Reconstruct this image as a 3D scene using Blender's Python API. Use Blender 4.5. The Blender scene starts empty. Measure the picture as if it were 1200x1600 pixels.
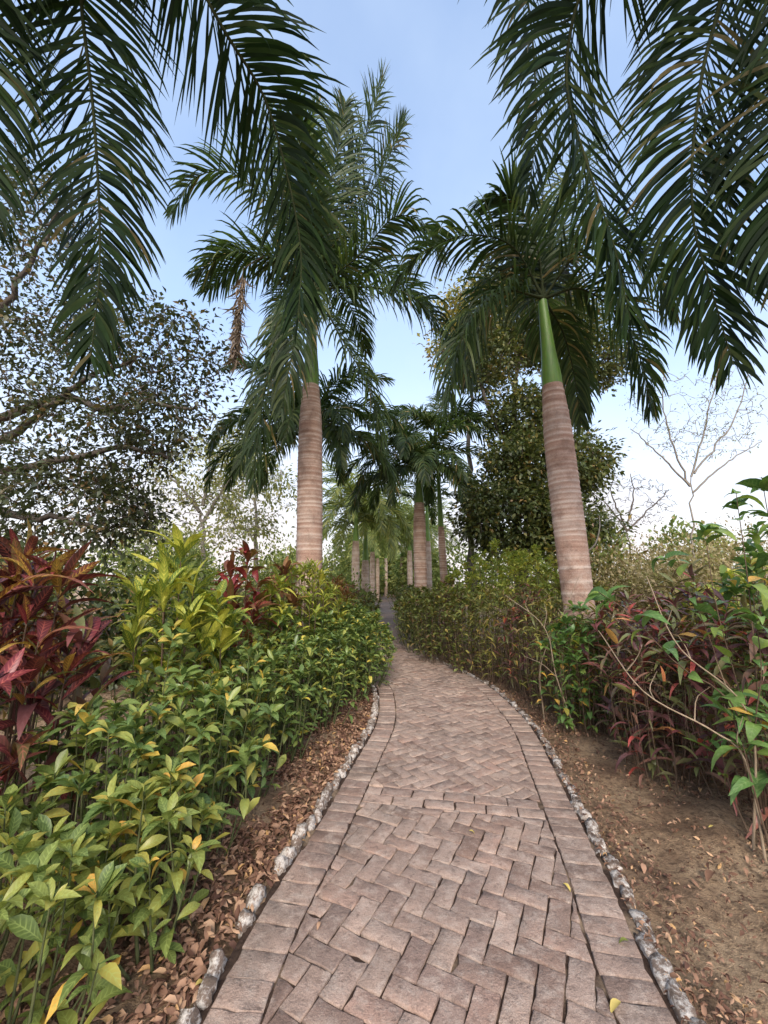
import bpy, math, random
import numpy as np
from mathutils import Matrix, Vector

random.seed(7)
rng = np.random.default_rng(11)
R = math.radians
scene = bpy.context.scene
col = scene.collection

# ------------------------------------------------------------------ camera
PITCH = R(9.6)
FPX = 650.0                      # focal length in pixels of the 1200 x 1600 frame
CAM = np.array([0.0, 0.0, 1.5])
cd = bpy.data.cameras.new('camera')
cam = bpy.data.objects.new('camera', cd)
col.objects.link(cam)
cam.location = CAM
cam.rotation_euler = (math.pi / 2 + PITCH, 0, 0)
cd.sensor_fit = 'VERTICAL'
cd.sensor_height = 36.0
cd.sensor_width = 27.0
cd.lens = FPX / 1600 * 36.0
cd.clip_start = 0.05
cd.clip_end = 2000
scene.camera = cam

# ------------------------------------------------------------------ sky, sun, exposure
SUN_ELEV, SUN_AZ = R(36), R(180)          # azimuth measured clockwise from +Y (the way the camera looks)
world = bpy.data.worlds.new('World')
scene.world = world
world.use_nodes = True
wn, wl = world.node_tree.nodes, world.node_tree.links
wn.clear()
sky = wn.new('ShaderNodeTexSky')
sky.sky_type = 'NISHITA'
sky.sun_disc = False
sky.sun_elevation = SUN_ELEV
sky.sun_rotation = SUN_AZ
sky.air_density = 1.0
sky.dust_density = 1.5
sky.ozone_density = 1.6
wtc = wn.new('ShaderNodeTexCoord')
wsep = wn.new('ShaderNodeSeparateXYZ')
wl.new(wtc.outputs['Generated'], wsep.inputs[0])
wmap = wn.new('ShaderNodeMapRange')         # thin evening veil, thick at the horizon, gone overhead
wmap.interpolation_type = 'SMOOTHERSTEP'
wmap.inputs['From Min'].default_value = -0.05
wmap.inputs['From Max'].default_value = 0.7
wmap.inputs['To Min'].default_value = 0.96
wmap.inputs['To Max'].default_value = 0.34
wl.new(wsep.outputs['Z'], wmap.inputs['Value'])
wnoi = wn.new('ShaderNodeTexNoise')
wnoi.inputs['Scale'].default_value = 2.8
wnoi.inputs['Detail'].default_value = 5
wnoi.inputs['Roughness'].default_value = 0.5
wl.new(wtc.outputs['Generated'], wnoi.inputs['Vector'])
wadd = wn.new('ShaderNodeMath'); wadd.operation = 'MULTIPLY_ADD'
wadd.inputs[1].default_value = 0.75; wadd.inputs[2].default_value = -0.36
wl.new(wnoi.outputs['Fac'], wadd.inputs[0])
wsum = wn.new('ShaderNodeMath'); wsum.operation = 'ADD'; wsum.use_clamp = True
wl.new(wmap.outputs[0], wsum.inputs[0]); wl.new(wadd.outputs[0], wsum.inputs[1])
wmix = wn.new('ShaderNodeMixRGB')
wcol = wn.new('ShaderNodeValToRGB')
wcol.color_ramp.elements[0].position = 0.05
wcol.color_ramp.elements[0].color = (2.7, 2.5, 2.5, 1)
wcol.color_ramp.elements[1].position = 0.55
wcol.color_ramp.elements[1].color = (2.0, 2.4, 2.95, 1)
wl.new(wsep.outputs['Z'], wcol.inputs[0])
wl.new(wcol.outputs[0], wmix.inputs['Color2'])
wl.new(wsum.outputs[0], wmix.inputs['Fac'])
wl.new(sky.outputs[0], wmix.inputs['Color1'])
wbg = wn.new('ShaderNodeBackground')
wbg.inputs['Strength'].default_value = 0.15
wout = wn.new('ShaderNodeOutputWorld')
wl.new(wmix.outputs[0], wbg.inputs['Color'])
wl.new(wbg.outputs[0], wout.inputs['Surface'])

sd = bpy.data.lights.new('sun', 'SUN')
sd.energy = 1.5
sd.angle = R(28)
sd.color = (1.0, 0.90, 0.77)
sun = bpy.data.objects.new('sun', sd)
col.objects.link(sun)
sun.location = (0, 0, 30)
_sv = Vector((math.sin(SUN_AZ) * math.cos(SUN_ELEV), math.cos(SUN_AZ) * math.cos(SUN_ELEV), math.sin(SUN_ELEV)))
sun.rotation_euler = _sv.to_track_quat('Z', 'Y').to_euler()

vs = scene.view_settings
vs.view_transform = 'Standard'
vs.look = 'None'
vs.gamma = 1.0
vs.exposure = 1.5
vs.use_curve_mapping = False
cy = scene.cycles
cy.max_bounces = 6
cy.diffuse_bounces = 4
cy.glossy_bounces = 2
cy.transmission_bounces = 4
cy.transparent_max_bounces = 4
cy.sample_clamp_indirect = 6
cy.use_denoising = True

# ------------------------------------------------------------------ helpers
def P(px, py, Y):
    """the point at forward distance Y that the photograph shows at pixel (px, py)"""
    u, v = (px - 600) / FPX, (800 - py) / FPX
    d = np.array([u, math.cos(PITCH) - v * math.sin(PITCH), math.sin(PITCH) + v * math.cos(PITCH)])
    return CAM + d * (Y / d[1])


def nrm(v):
    v = np.asarray(v, float)
    return v / np.maximum(np.linalg.norm(v, axis=-1, keepdims=True), 1e-9)


def lin(r, g, b):
    f = lambda c: (c / 255 / 12.92) if c / 255 < 0.04045 else ((c / 255 + 0.055) / 1.055) ** 2.4
    return (f(r), f(g), f(b), 1.0)


def catmull(pts, n):
    pts = np.asarray(pts, float)
    e = np.vstack([2 * pts[0] - pts[1], pts, 2 * pts[-1] - pts[-2]])
    seg = np.linalg.norm(np.diff(pts, axis=0), axis=1)
    cum = np.concatenate([[0], np.cumsum(seg)])
    s = np.linspace(0, cum[-1], n)
    out = np.zeros((n, 3))
    for i, x in enumerate(s):
        k = min(max(int(np.searchsorted(cum, x, 'right')) - 1, 0), len(seg) - 1)
        t = (x - cum[k]) / max(seg[k], 1e-9)
        p0, p1, p2, p3 = e[k], e[k + 1], e[k + 2], e[k + 3]
        out[i] = 0.5 * (2 * p1 + (p2 - p0) * t + (2 * p0 - 5 * p1 + 4 * p2 - p3) * t * t + (3 * p1 - p0 - 3 * p2 + p3) * t ** 3)
    return out


class MB:
    """collects vertices, quads/triangles, a per-face tint and uvs and links them as one mesh object"""
    def __init__(self):
        self.v, self.f, self.t, self.uv, self.n = [], [], [], [], 0

    def add(self, verts, faces, tint=0.5, uv=None):
        verts = np.asarray(verts, float).reshape(-1, 3)
        faces = np.asarray(faces, int)
        self.v.append(verts)
        self.f.append(faces + self.n)
        k = len(verts)
        tint = np.asarray(tint, float)
        self.t.append(np.full(k, float(tint)) if tint.ndim == 0 else tint)
        self.uv.append(np.zeros((k, 2)) if uv is None else np.asarray(uv, float))
        self.n += k

    def tube(self, pts, rad, n=6, tint=0.5, cap=False):
        pts = np.asarray(pts, float)
        m = len(pts)
        rad = np.broadcast_to(np.asarray(rad, float), (m,))
        T = nrm(np.gradient(pts, axis=0))
        ref = np.array([0.31, 0.17, 0.94]) if abs(T[0][2]) < 0.8 else np.array([0.93, 0.21, 0.1])
        a = nrm(np.cross(T, ref)); b = np.cross(T, a)
        th = np.arange(n) / n * 2 * math.pi
        ring = a[:, None, :] * np.cos(th)[None, :, None] + b[:, None, :] * np.sin(th)[None, :, None]
        V = (pts[:, None, :] + ring * rad[:, None, None]).reshape(-1, 3)
        i, j = np.meshgrid(np.arange(m - 1), np.arange(n), indexing='ij')
        j2 = (j + 1) % n
        F = np.stack([i * n + j, i * n + j2, (i + 1) * n + j2, (i + 1) * n + j], -1).reshape(-1, 4)
        L = np.linspace(0, 1, m)
        uv = np.stack([np.tile(th / 6.2832, m), np.repeat(L, n)], -1)
        self.add(V, F, tint, uv)
        if cap:
            self.add(np.vstack([V[-n:], pts[-1:]]), [[k, (k + 1) % n, n, n] for k in range(n)], tint)

    def leaves(self, tpl, pos, d, nhint, scale, tint):
        """many copies of a leaf template; axis d, face towards nhint"""
        v, f, uv = tpl
        pos = np.asarray(pos, float); d = nrm(d); N = len(pos)
        if N == 0:
            return
        x = nrm(np.cross(d, nhint)); z = np.cross(x, d)
        M = np.stack([x, d, z], -1)
        V = np.einsum('nij,kj->nki', M, v) * np.asarray(scale, float).reshape(-1, 1, 1) + pos[:, None, :]
        k = len(v)
        F = (np.asarray(f)[None] + (np.arange(N) * k)[:, None, None]).reshape(-1, 4)
        self.add(V.reshape(-1, 3), F, np.repeat(np.broadcast_to(tint, (N,)), k), np.tile(uv, (N, 1)))

    def mesh(self, name, mat, smooth=True):
        V = np.vstack(self.v); F = np.vstack([x.reshape(-1, 4) for x in self.f])
        me = bpy.data.meshes.new(name)
        tri = F[:, 2] == F[:, 3]
        lens = np.where(tri, 3, 4)
        loops = F[np.arange(4)[None, :] < lens[:, None]]
        me.vertices.add(len(V)); me.vertices.foreach_set('co', V.astype(np.float32).ravel())
        me.loops.add(len(loops)); me.loops.foreach_set('vertex_index', loops.astype(np.int32))
        me.polygons.add(len(F))
        me.polygons.foreach_set('loop_start', np.concatenate([[0], np.cumsum(lens)[:-1]]).astype(np.int32))
        me.polygons.foreach_set('loop_total', lens.astype(np.int32))
        if smooth:
            me.polygons.foreach_set('use_smooth', np.ones(len(F), bool))
        at = me.attributes.new('tint', 'FLOAT', 'POINT')
        at.data.foreach_set('value', np.concatenate(self.t).astype(np.float32))
        ul = me.uv_layers.new(name='UVMap')
        ul.data.foreach_set('uv', np.concatenate(self.uv)[loops].astype(np.float32).ravel())
        for m in (mat if isinstance(mat, (list, tuple)) else [mat]):
            me.materials.append(m)
        me.update(calc_edges=True)
        return me

    def build(self, name, mat, parent=None, smooth=True, origin=None):
        if origin is not None:
            self.v = [x - np.asarray(origin) for x in self.v]
        return link(name, self.mesh(name, mat, smooth), parent, origin)


def link(name, data, parent=None, loc=None):
    o = bpy.data.objects.new(name, data)
    col.objects.link(o)
    if parent is not None:
        o.parent = parent
    if loc is not None:
        o.location = loc
    return o


def tag(o, label=None, cat=None, group=None, kind=None):
    if label: o['label'] = label
    if cat: o['category'] = cat
    if group: o['group'] = group
    if kind: o['kind'] = kind
    return o


def thing(name, label, cat, loc=(0, 0, 0), group=None):
    o = link(name, None, None, loc)
    o.empty_display_size = 0.2
    return tag(o, label, cat, group)


# ------------------------------------------------------------------ materials
class NT:
    def __init__(self, name):
        self.m = bpy.data.materials.new(name)
        self.m.use_nodes = True
        self.t = self.m.node_tree
        self.t.nodes.clear()
        self.out = self.n('ShaderNodeOutputMaterial')

    def n(self, typ, **kw):
        x = self.t.nodes.new(typ)
        for k, v in kw.items():
            if k.startswith('i_'):
                key = k[2:].replace('_', ' ')
                x.inputs[int(key) if key.isdigit() else key].default_value = v
            else:
                setattr(x, k, v)
        return x

    def l(self, a, b):
        self.t.links.new(a, b)

    def math(self, op, a, b=None, clamp=False):
        x = self.n('ShaderNodeMath', operation=op, use_clamp=clamp)
        for i, q in enumerate((a, b)):
            if q is None: continue
            if isinstance(q, (int, float)): x.inputs[i].default_value = q
            else: self.l(q, x.inputs[i])
        return x.outputs[0]

    def mix(self, fac, a, b, blend='MIX'):
        x = self.n('ShaderNodeMixRGB', blend_type=blend)
        for i, q in zip(('Fac', 'Color1', 'Color2'), (fac, a, b)):
            if isinstance(q, (int, float)): x.inputs[i].default_value = q
            elif isinstance(q, tuple): x.inputs[i].default_value = q if len(q) == 4 else (*q, 1)
            else: self.l(q, x.inputs[i])
        return x.outputs[0]

    def ramp(self, fac, stops, interp='LINEAR'):
        x = self.n('ShaderNodeValToRGB')
        cr = x.color_ramp
        cr.interpolation = interp
        while len(cr.elements) < len(stops): cr.elements.new(0.5)
        for e, (p, c) in zip(cr.elements, stops):
            e.position = p; e.color = c if len(c) == 4 else (*c, 1)
        self.l(fac, x.inputs[0])
        return x.outputs[0]

    def noise(self, vec, scale, detail=3, rough=0.55, w=None):
        x = self.n('ShaderNodeTexNoise', i_Scale=scale, i_Detail=detail, i_Roughness=rough)
        if w is not None:
            x.noise_dimensions = '4D'
            self.l(w, x.inputs['W'])
        if vec is not None: self.l(vec, x.inputs['Vector'])
        return x.outputs['Fac']

    def bump(self, h, strength, dist):
        x = self.n('ShaderNodeBump', i_Strength=strength, i_Distance=dist)
        self.l(h, x.inputs['Height'])
        return x.outputs[0]

    def finish(self, base, rough=0.5, normal=None, spec=0.5, trans=0.0, tcol=None):
        p = self.n('ShaderNodeBsdfPrincipled')
        self.l(base, p.inputs['Base Color'])
        if isinstance(rough, (int, float)): p.inputs['Roughness'].default_value = rough
        else: self.l(rough, p.inputs['Roughness'])
        p.inputs['Specular IOR Level'].default_value = spec
        if normal is not None: self.l(normal, p.inputs['Normal'])
        sh = p.outputs[0]
        if trans:
            tr = self.n('ShaderNodeBsdfTranslucent')
            self.l(tcol if tcol is not None else base, tr.inputs['Color'])
            mx = self.n('ShaderNodeMixShader', i_Fac=trans)
            self.l(sh, mx.inputs[1]); self.l(tr.outputs[0], mx.inputs[2])
            sh = mx.outputs[0]
        self.l(sh, self.out.inputs['Surface'])
        return self.m


def leaf_mat(name, stops, vein=None, vstr=0.0, nv=9, blotch=None, bth=0.55, trans=0.3, rough=0.38, spec=0.45, nscale=9.0):
    """stops: leaf-to-leaf colours (0..1); vein: colour of midrib and side veins; blotch: second colour in soft patches"""
    t = NT(name)
    at = t.n('ShaderNodeAttribute', attribute_name='tint')
    oi = t.n('ShaderNodeObjectInfo')
    k = t.math('FRACT', t.math('ADD', at.outputs['Fac'], oi.outputs['Random']))
    c = t.ramp(k, stops)
    tc = t.n('ShaderNodeTexCoord')
    w = t.math('MULTIPLY', k, 37.0)
    nz = t.noise(tc.outputs['Object'], nscale, 3, 0.6, w)
    if blotch:
        mk = t.ramp(nz, [(bth - 0.07, (0, 0, 0)), (bth + 0.07, (1, 1, 1))])
        c = t.mix(mk, c, blotch)
    if vein:
        uv = t.n('ShaderNodeUVMap')
        s = t.n('ShaderNodeSeparateXYZ'); t.l(uv.outputs[0], s.inputs[0])
        m = t.math('ABSOLUTE', t.math('MULTIPLY', t.math('SUBTRACT', s.outputs['X'], 0.5), 2.0))
        mid = t.math('SUBTRACT', 1.0, t.math('MULTIPLY', m, 9.0), True)
        ph = t.math('MULTIPLY', t.math('SUBTRACT', t.math('MULTIPLY', s.outputs['Y'], float(nv)), t.math('MULTIPLY', m, 1.4)), 6.2832)
        lat = t.math('POWER', t.math('MULTIPLY', t.math('ADD', t.math('SINE', ph), 1.0), 0.5), 5.0)
        lat = t.math('MULTIPLY', lat, t.math('SUBTRACT', 1.1, m, True))
        vm = t.math('MULTIPLY', t.math('MAXIMUM', mid, lat), vstr, True)
        c = t.mix(vm, c, vein)
    var = t.ramp(nz, [(0.25, (0.72, 0.72, 0.72)), (0.75, (1.18, 1.18, 1.18))])
    c = t.mix(1.0, c, var, 'MULTIPLY')
    tcol = t.mix(1.0, c, (1.25, 1.3, 0.7, 1), 'MULTIPLY')
    return t.finish(c, rough, None, spec, trans, tcol)


M = {}
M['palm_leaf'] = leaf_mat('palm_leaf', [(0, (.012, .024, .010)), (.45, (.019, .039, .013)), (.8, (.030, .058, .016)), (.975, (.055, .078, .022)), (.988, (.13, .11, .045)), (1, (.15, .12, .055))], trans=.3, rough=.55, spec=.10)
M['palm_mid'] = leaf_mat('palm_mid', [(0, (0.03, 0.0504, 0.0195)), (.45, (0.051, 0.084, 0.0286)), (.8, (0.081, 0.1204, 0.039)), (.96, (0.1275, 0.154, 0.052)), (.98, (0.255, 0.196, 0.078)), (1, (0.3, 0.224, 0.091))], trans=.4, rough=.45, spec=.3)
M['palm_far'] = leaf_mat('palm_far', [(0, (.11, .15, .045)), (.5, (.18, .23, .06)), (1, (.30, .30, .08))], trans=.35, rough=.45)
M['palm_dead'] = leaf_mat('palm_dead', [(0, (.17, .125, .095)), (1, (.34, .27, .21))], trans=.15, rough=.85, spec=.1)
M['shrub'] = leaf_mat('shrub_leaf', [(0, (0.0852, 0.1426, 0.0481)), (.3, (0.1278, 0.196, 0.0577)), (.6, (0.1917, 0.2554, 0.0688)), (.86, (0.3125, 0.3326, 0.0825)), (.945, (0.4403, 0.3802, 0.0963)), (.96, (0.7, 0.4514, 0.0825)), (1, (0.7, 0.4752, 0.0963))], vein=(0.3, 0.4125, 0.125, 1), vstr=.55, nv=8, trans=.3, rough=.36)
M['shrub_light'] = leaf_mat('shrub_light_leaf', [(0, (0.1124, 0.1649, 0.0475)), (.4, (0.2012, 0.2473, 0.06)), (.75, (0.3195, 0.3297, 0.075)), (.945, (0.4497, 0.3916, 0.0875)), (.962, (0.71, 0.4328, 0.0875)), (1, (0.7337, 0.3916, 0.0875))], vein=(0.425, 0.525, 0.1625, 1), vstr=.55, nv=8, trans=.32, rough=.38)
M['shrub_deep'] = leaf_mat('shrub_deep_leaf', [(0, (0.0995, 0.1547, 0.0467)), (.5, (0.1524, 0.218, 0.0577)), (.8, (0.2245, 0.2812, 0.0688)), (.94, (0.3849, 0.3798, 0.0825)), (.965, (0.7, 0.5625, 0.0963)), (1, (0.7, 0.5063, 0.0963))], vein=(0.175, 0.3, 0.1125, 1), vstr=.4, nv=7, trans=.28, rough=.34)
M['croton_red'] = leaf_mat('croton_red_leaf', [(0, (.050, .020, .024)), (.3, (.10, .024, .028)), (.5, (.19, .03, .036)), (.7, (.065, .024, .026)), (.85, (.22, .075, .055)), (1, (.12, .10, .035))], vein=(0.6875, 0.2, 0.15, 1), vstr=.5, nv=11, trans=.22, rough=.36)
M['croton_orange'] = leaf_mat('croton_orange_leaf', [(0, (.26, .095, .04)), (.3, (.16, .045, .035)), (.55, (.34, .19, .045)), (.8, (.25, .18, .045)), (1, (.12, .04, .034))], vein=(0.875, 0.525, 0.1125, 1), vstr=.75, nv=11, blotch=(0.2, 0.1625, 0.0375, 1), bth=.6, trans=.25)
M['croton_yellow'] = leaf_mat('croton_yellow_leaf', [(0, (.075, .13, .030)), (.25, (.13, .20, .036)), (.5, (.22, .29, .045)), (.75, (.40, .41, .06)), (.9, (.52, .47, .07)), (1, (.10, .13, .034))], vein=(.68, .62, .11, 1), vstr=.95, nv=9, trans=.3)
M['croton_crimson'] = leaf_mat('croton_crimson_leaf', [(0, (.14, .12, .035)), (.3, (.16, .07, .035)), (.5, (.20, .03, .035)), (.7, (.27, .035, .04)), (.8, (.12, .04, .03)), (1, (.19, .14, .04))], vein=(0.5625, 0.125, 0.075, 1), vstr=.4, nv=10, trans=.25)
M['croton_bronze'] = leaf_mat('croton_bronze_leaf', [(0, (0.1375, 0.0562, 0.0312)), (.35, (0.225, 0.1125, 0.0375)), (.65, (0.1063, 0.025, 0.025)), (1, (0.275, 0.1875, 0.05))], vein=(0.625, 0.35, 0.1, 1), vstr=.45, nv=10, trans=.25)
M['maroon'] = leaf_mat('maroon_leaf', [(0, (0.1035, 0.0578, 0.0543)), (.25, (0.1656, 0.0688, 0.0665)), (.42, (0.2622, 0.0757, 0.0725)), (.52, (0.1794, 0.2063, 0.0725)), (.68, (0.2208, 0.2338, 0.0784)), (.8, (0.1311, 0.1032, 0.0665)), (.9, (0.3174, 0.1513, 0.1027)), (.95, (0.5244, 0.0963, 0.0845)), (.975, (0.621, 0.1375, 0.0966)), (1, (0.69, 0.495, 0.1208))], vein=(0.25, 0.1125, 0.1125, 1), vstr=.35, nv=9, trans=.18, rough=.33)
M['olive'] = leaf_mat('olive_leaf', [(0, (0.138, 0.1495, 0.0495)), (.35, (0.216, 0.23, 0.0605)), (.6, (0.312, 0.299, 0.077)), (.75, (0.228, 0.1265, 0.0715)), (.9, (0.408, 0.3565, 0.088)), (.96, (0.6, 0.483, 0.099)), (1, (0.552, 0.345, 0.099))], vein=(.22, .22, .09, 1), vstr=.3, nv=8, trans=.28, rough=.45)
M['hedge_green'] = leaf_mat('hedge_green_leaf', [(0, (0.117, 0.1403, 0.044)), (.4, (0.195, 0.2257, 0.0605)), (.75, (0.2795, 0.2928, 0.077)), (.9, (0.221, 0.1098, 0.0605)), (1, (0.442, 0.3904, 0.0935))], trans=.28, rough=.42)
M['pale_yellow'] = leaf_mat('pale_yellow_leaf', [(0, (0.2012, 0.252, 0.0562)), (.4, (0.3162, 0.364, 0.075)), (.7, (0.4456, 0.462, 0.0875)), (.9, (0.6469, 0.588, 0.1125)), (1, (0.2875, 0.182, 0.075))], trans=.38, rough=.5)
M['broad_green'] = leaf_mat('broad_green_leaf', [(0, (0.0719, 0.1437, 0.0438)), (.4, (0.1079, 0.2156, 0.0562)), (.75, (0.1869, 0.3019, 0.0688)), (.93, (0.2875, 0.3737, 0.075)), (.95, (0.7906, 0.46, 0.075)), (1, (0.7475, 0.4312, 0.125))], vein=(0.275, 0.375, 0.15, 1), vstr=.5, nv=8, trans=.32, rough=.4)
M['tree_dark'] = leaf_mat('tree_dark_leaf', [(0, (0.048, 0.0576, 0.0308)), (.5, (0.078, 0.0936, 0.0418)), (.8, (0.114, 0.12, 0.0495)), (.93, (0.18, 0.138, 0.0605)), (1, (0.264, 0.156, 0.066))], trans=.3, rough=.42)
M['tree_mid'] = leaf_mat('tree_mid_leaf', [(0, (0.0475, 0.0624, 0.0242)), (.4, (0.075, 0.0984, 0.033)), (.7, (0.125, 0.144, 0.044)), (.88, (0.2375, 0.204, 0.0605)), (1, (0.35, 0.204, 0.077))], trans=.28, rough=.42)
M['tree_pale'] = leaf_mat('tree_pale_leaf', [(0, (.16, .18, .07)), (.5, (.26, .28, .10)), (1, (.38, .34, .15))], trans=.35, rough=.6)
M['dry_bush'] = leaf_mat('dry_bush_leaf', [(0, (.20, .17, .08)), (.4, (.32, .26, .14)), (.75, (.42, .33, .20)), (1, (.30, .30, .11))], trans=.3, rough=.7, spec=.2)
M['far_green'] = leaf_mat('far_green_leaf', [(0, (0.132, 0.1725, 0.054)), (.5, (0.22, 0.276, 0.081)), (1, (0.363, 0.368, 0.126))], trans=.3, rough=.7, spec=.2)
M['litter'] = leaf_mat('litter_leaf', [(0, (0.0931, 0.0466, 0.0342)), (.3, (0.1552, 0.0807, 0.0528)), (.55, (0.2329, 0.132, 0.0854)), (.8, (0.3415, 0.2018, 0.132)), (.94, (0.4657, 0.295, 0.1863)), (1, (0.5278, 0.3105, 0.1242))], trans=.05, rough=.75, spec=.2)
M['yellow_leaf'] = leaf_mat('yellow_leaf', [(0, (.55, .42, .10)), (1, (.62, .50, .18))], trans=.2, rough=.6)


def bark(name, c1, c2, scale=14.0, bump=0.5, stretch=0.35):
    t = NT(name)
    tc = t.n('ShaderNodeTexCoord')
    mp = t.n('ShaderNodeMapping'); mp.inputs['Scale'].default_value = (1, 1, stretch)
    t.l(tc.outputs['Object'], mp.inputs[0])
    nz = t.noise(mp.outputs[0], scale, 5, 0.65)
    c = t.ramp(nz, [(.3, c1), (.7, c2)])
    return t.finish(c, .85, t.bump(nz, bump, .01), .2)


M['bark_grey'] = bark('bark_grey', (.055, .045, .038), (.15, .125, .105))
M['bark_tan'] = bark('bark_tan', (.13, .10, .07), (.27, .21, .155), 30)
M['bark_pale'] = bark('bark_pale', (.17, .15, .13), (.30, .27, .23), 20)
M['stem_brown'] = bark('stem_brown', (.07, .045, .03), (.16, .11, .075), 40)
M['stem_green'] = bark('stem_green', (.06, .075, .03), (.13, .14, .06), 40)
M['twig_tan'] = bark('twig_tan', (.20, .15, .10), (.36, .28, .20), 50)

# palm trunk: tan-brown ringed bark, lichen flecks towards the foot
def trunk_mat(name, c_lo, c_hi, c_ring):
    t = NT(name)
    tc = t.n('ShaderNodeTexCoord')
    mp = t.n('ShaderNodeMapping'); mp.inputs['Scale'].default_value = (.6, .6, 16)
    t.l(tc.outputs['Object'], mp.inputs[0])
    band = t.noise(mp.outputs[0], 1.1, 4, .6)
    c = t.ramp(band, [(.3, c_lo), (.55, c_hi), (.75, c_ring)])
    at = t.n('ShaderNodeAttribute', attribute_name='tint')
    c = t.mix(t.math('MULTIPLY', at.outputs['Fac'], .95), c, c_ring)
    patch = t.noise(tc.outputs['Object'], 5.0, 5, .65)
    c = t.mix(t.ramp(patch, [(.46, (0, 0, 0)), (.66, (.75, .75, .75))]), c, (.25, .155, .115, 1))
    fine = t.noise(tc.outputs['Object'], 60, 4, .7)
    sep = t.n('ShaderNodeSeparateXYZ'); t.l(tc.outputs['Object'], sep.inputs[0])
    low = t.n('ShaderNodeMapRange'); low.inputs['From Min'].default_value = 2.9; low.inputs['From Max'].default_value = 0.8
    t.l(sep.outputs['Z'], low.inputs['Value'])
    lk = t.math('MULTIPLY', t.ramp(fine, [(.52, (0, 0, 0)), (.64, (1, 1, 1))]), low.outputs[0])
    c = t.mix(t.math('MULTIPLY', lk, .6), c, (.50, .42, .36, 1))
    mold = t.noise(tc.outputs['Object'], 13, 4, .6)
    mk = t.math('MULTIPLY', t.ramp(mold, [(.55, (0, 0, 0)), (.68, (1, 1, 1))]), t.math('POWER', low.outputs[0], 2.0))
    c = t.mix(t.math('MULTIPLY', mk, .75), c, (.06, .05, .045, 1))
    blot = t.noise(tc.outputs['Object'], 2.2, 5, .7)
    c = t.mix(t.ramp(blot, [(.5, (0, 0, 0)), (.7, (.4, .4, .4))]), c, (.50, .45, .40, 1))
    c = t.mix(1.0, c, t.ramp(fine, [(.2, (.75, .75, .75)), (.8, (1.15, 1.15, 1.15))]), 'MULTIPLY')
    return t.finish(c, .85, t.bump(t.math('ADD', fine, band), .7, .008), .15)


M['trunk'] = trunk_mat('palm_trunk', (.34, .20, .145), (.48, .31, .235), (.68, .55, .46))
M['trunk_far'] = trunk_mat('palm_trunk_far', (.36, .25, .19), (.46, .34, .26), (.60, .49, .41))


def crownshaft_mat():
    t = NT('crownshaft')
    tc = t.n('ShaderNodeTexCoord')
    mp = t.n('ShaderNodeMapping'); mp.inputs['Scale'].default_value = (14, 14, .5)
    t.l(tc.outputs['Object'], mp.inputs[0])
    nz = t.noise(mp.outputs[0], 2.0, 4, .6)
    c = t.ramp(nz, [(.3, (0.1105, 0.208, 0.039)), (.6, (0.156, 0.286, 0.0494)), (.8, (0.221, 0.338, 0.065))])
    sp = t.noise(tc.outputs['Object'], 22, 3, .6)
    c = t.mix(t.ramp(sp, [(.55, (0, 0, 0)), (.72, (.7, .7, .7))]), c, (.22, .19, .08, 1))
    big = t.noise(tc.outputs['Object'], 4, 4, .6)
    c = t.mix(t.ramp(big, [(.45, (0, 0, 0)), (.7, (.6, .6, .6))]), c, (.10, .16, .05, 1))
    return t.finish(c, .4, None, .4)


M['crownshaft'] = crownshaft_mat()
M['rachis'] = bark('palm_rachis', (.022, .030, .012), (.05, .06, .022), 8)


def ground_mat():
    t = NT('soil')
    tc = t.n('ShaderNodeTexCoord')
    o = tc.outputs['Object']
    n1 = t.noise(o, 2.3, 6, .6)
    n2 = t.noise(o, 28, 6, .72)
    n3 = t.noise(o, 130, 3, .7)
    c = t.ramp(n1, [(.35, (.27, .175, .115)), (.5, (.50, .34, .215)), (.64, (.64, .46, .30))])
    c = t.mix(t.ramp(n2, [(.46, (0, 0, 0)), (.64, (.85, .85, .85))]), c, (.13, .085, .06, 1))
    c = t.mix(t.ramp(n3, [(.55, (0, 0, 0)), (.75, (.55, .55, .55))]), c, (0.558, 0.403, 0.279, 1))
    n4 = t.noise(o, 65, 5, .8)
    c = t.mix(t.ramp(n4, [(.54, (0, 0, 0)), (.66, (.6, .6, .6))]), c, (.13, .085, .06, 1))
    h = t.math('ADD', t.math('MULTIPLY', n2, 1.0), t.math('ADD', t.math('MULTIPLY', n3, .4), t.math('MULTIPLY', n4, .6)))
    return t.finish(c, .95, t.bump(h, 1.0, .05), .1)


M['soil'] = ground_mat()


def joint_mat():
    t = NT('joint_soil_shade')
    tc = t.n('ShaderNodeTexCoord')
    n = t.noise(tc.outputs['Object'], 45, 6, .7)
    n2 = t.noise(tc.outputs['Object'], 3, 4, .6)
    c = t.ramp(n, [(.35, (.028, .018, .014)), (.62, (.07, .046, .035)), (.8, (.22, .16, .12))])  # soil tones, darkened to imitate the shade down in the joints
    c = t.mix(t.ramp(n2, [(.54, (0, 0, 0)), (.66, (.7, .7, .7))]), c, (.34, .25, .17, 1))
    return t.finish(c, .95, t.bump(n, .8, .01), .1)


M['joint'] = joint_mat()


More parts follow.
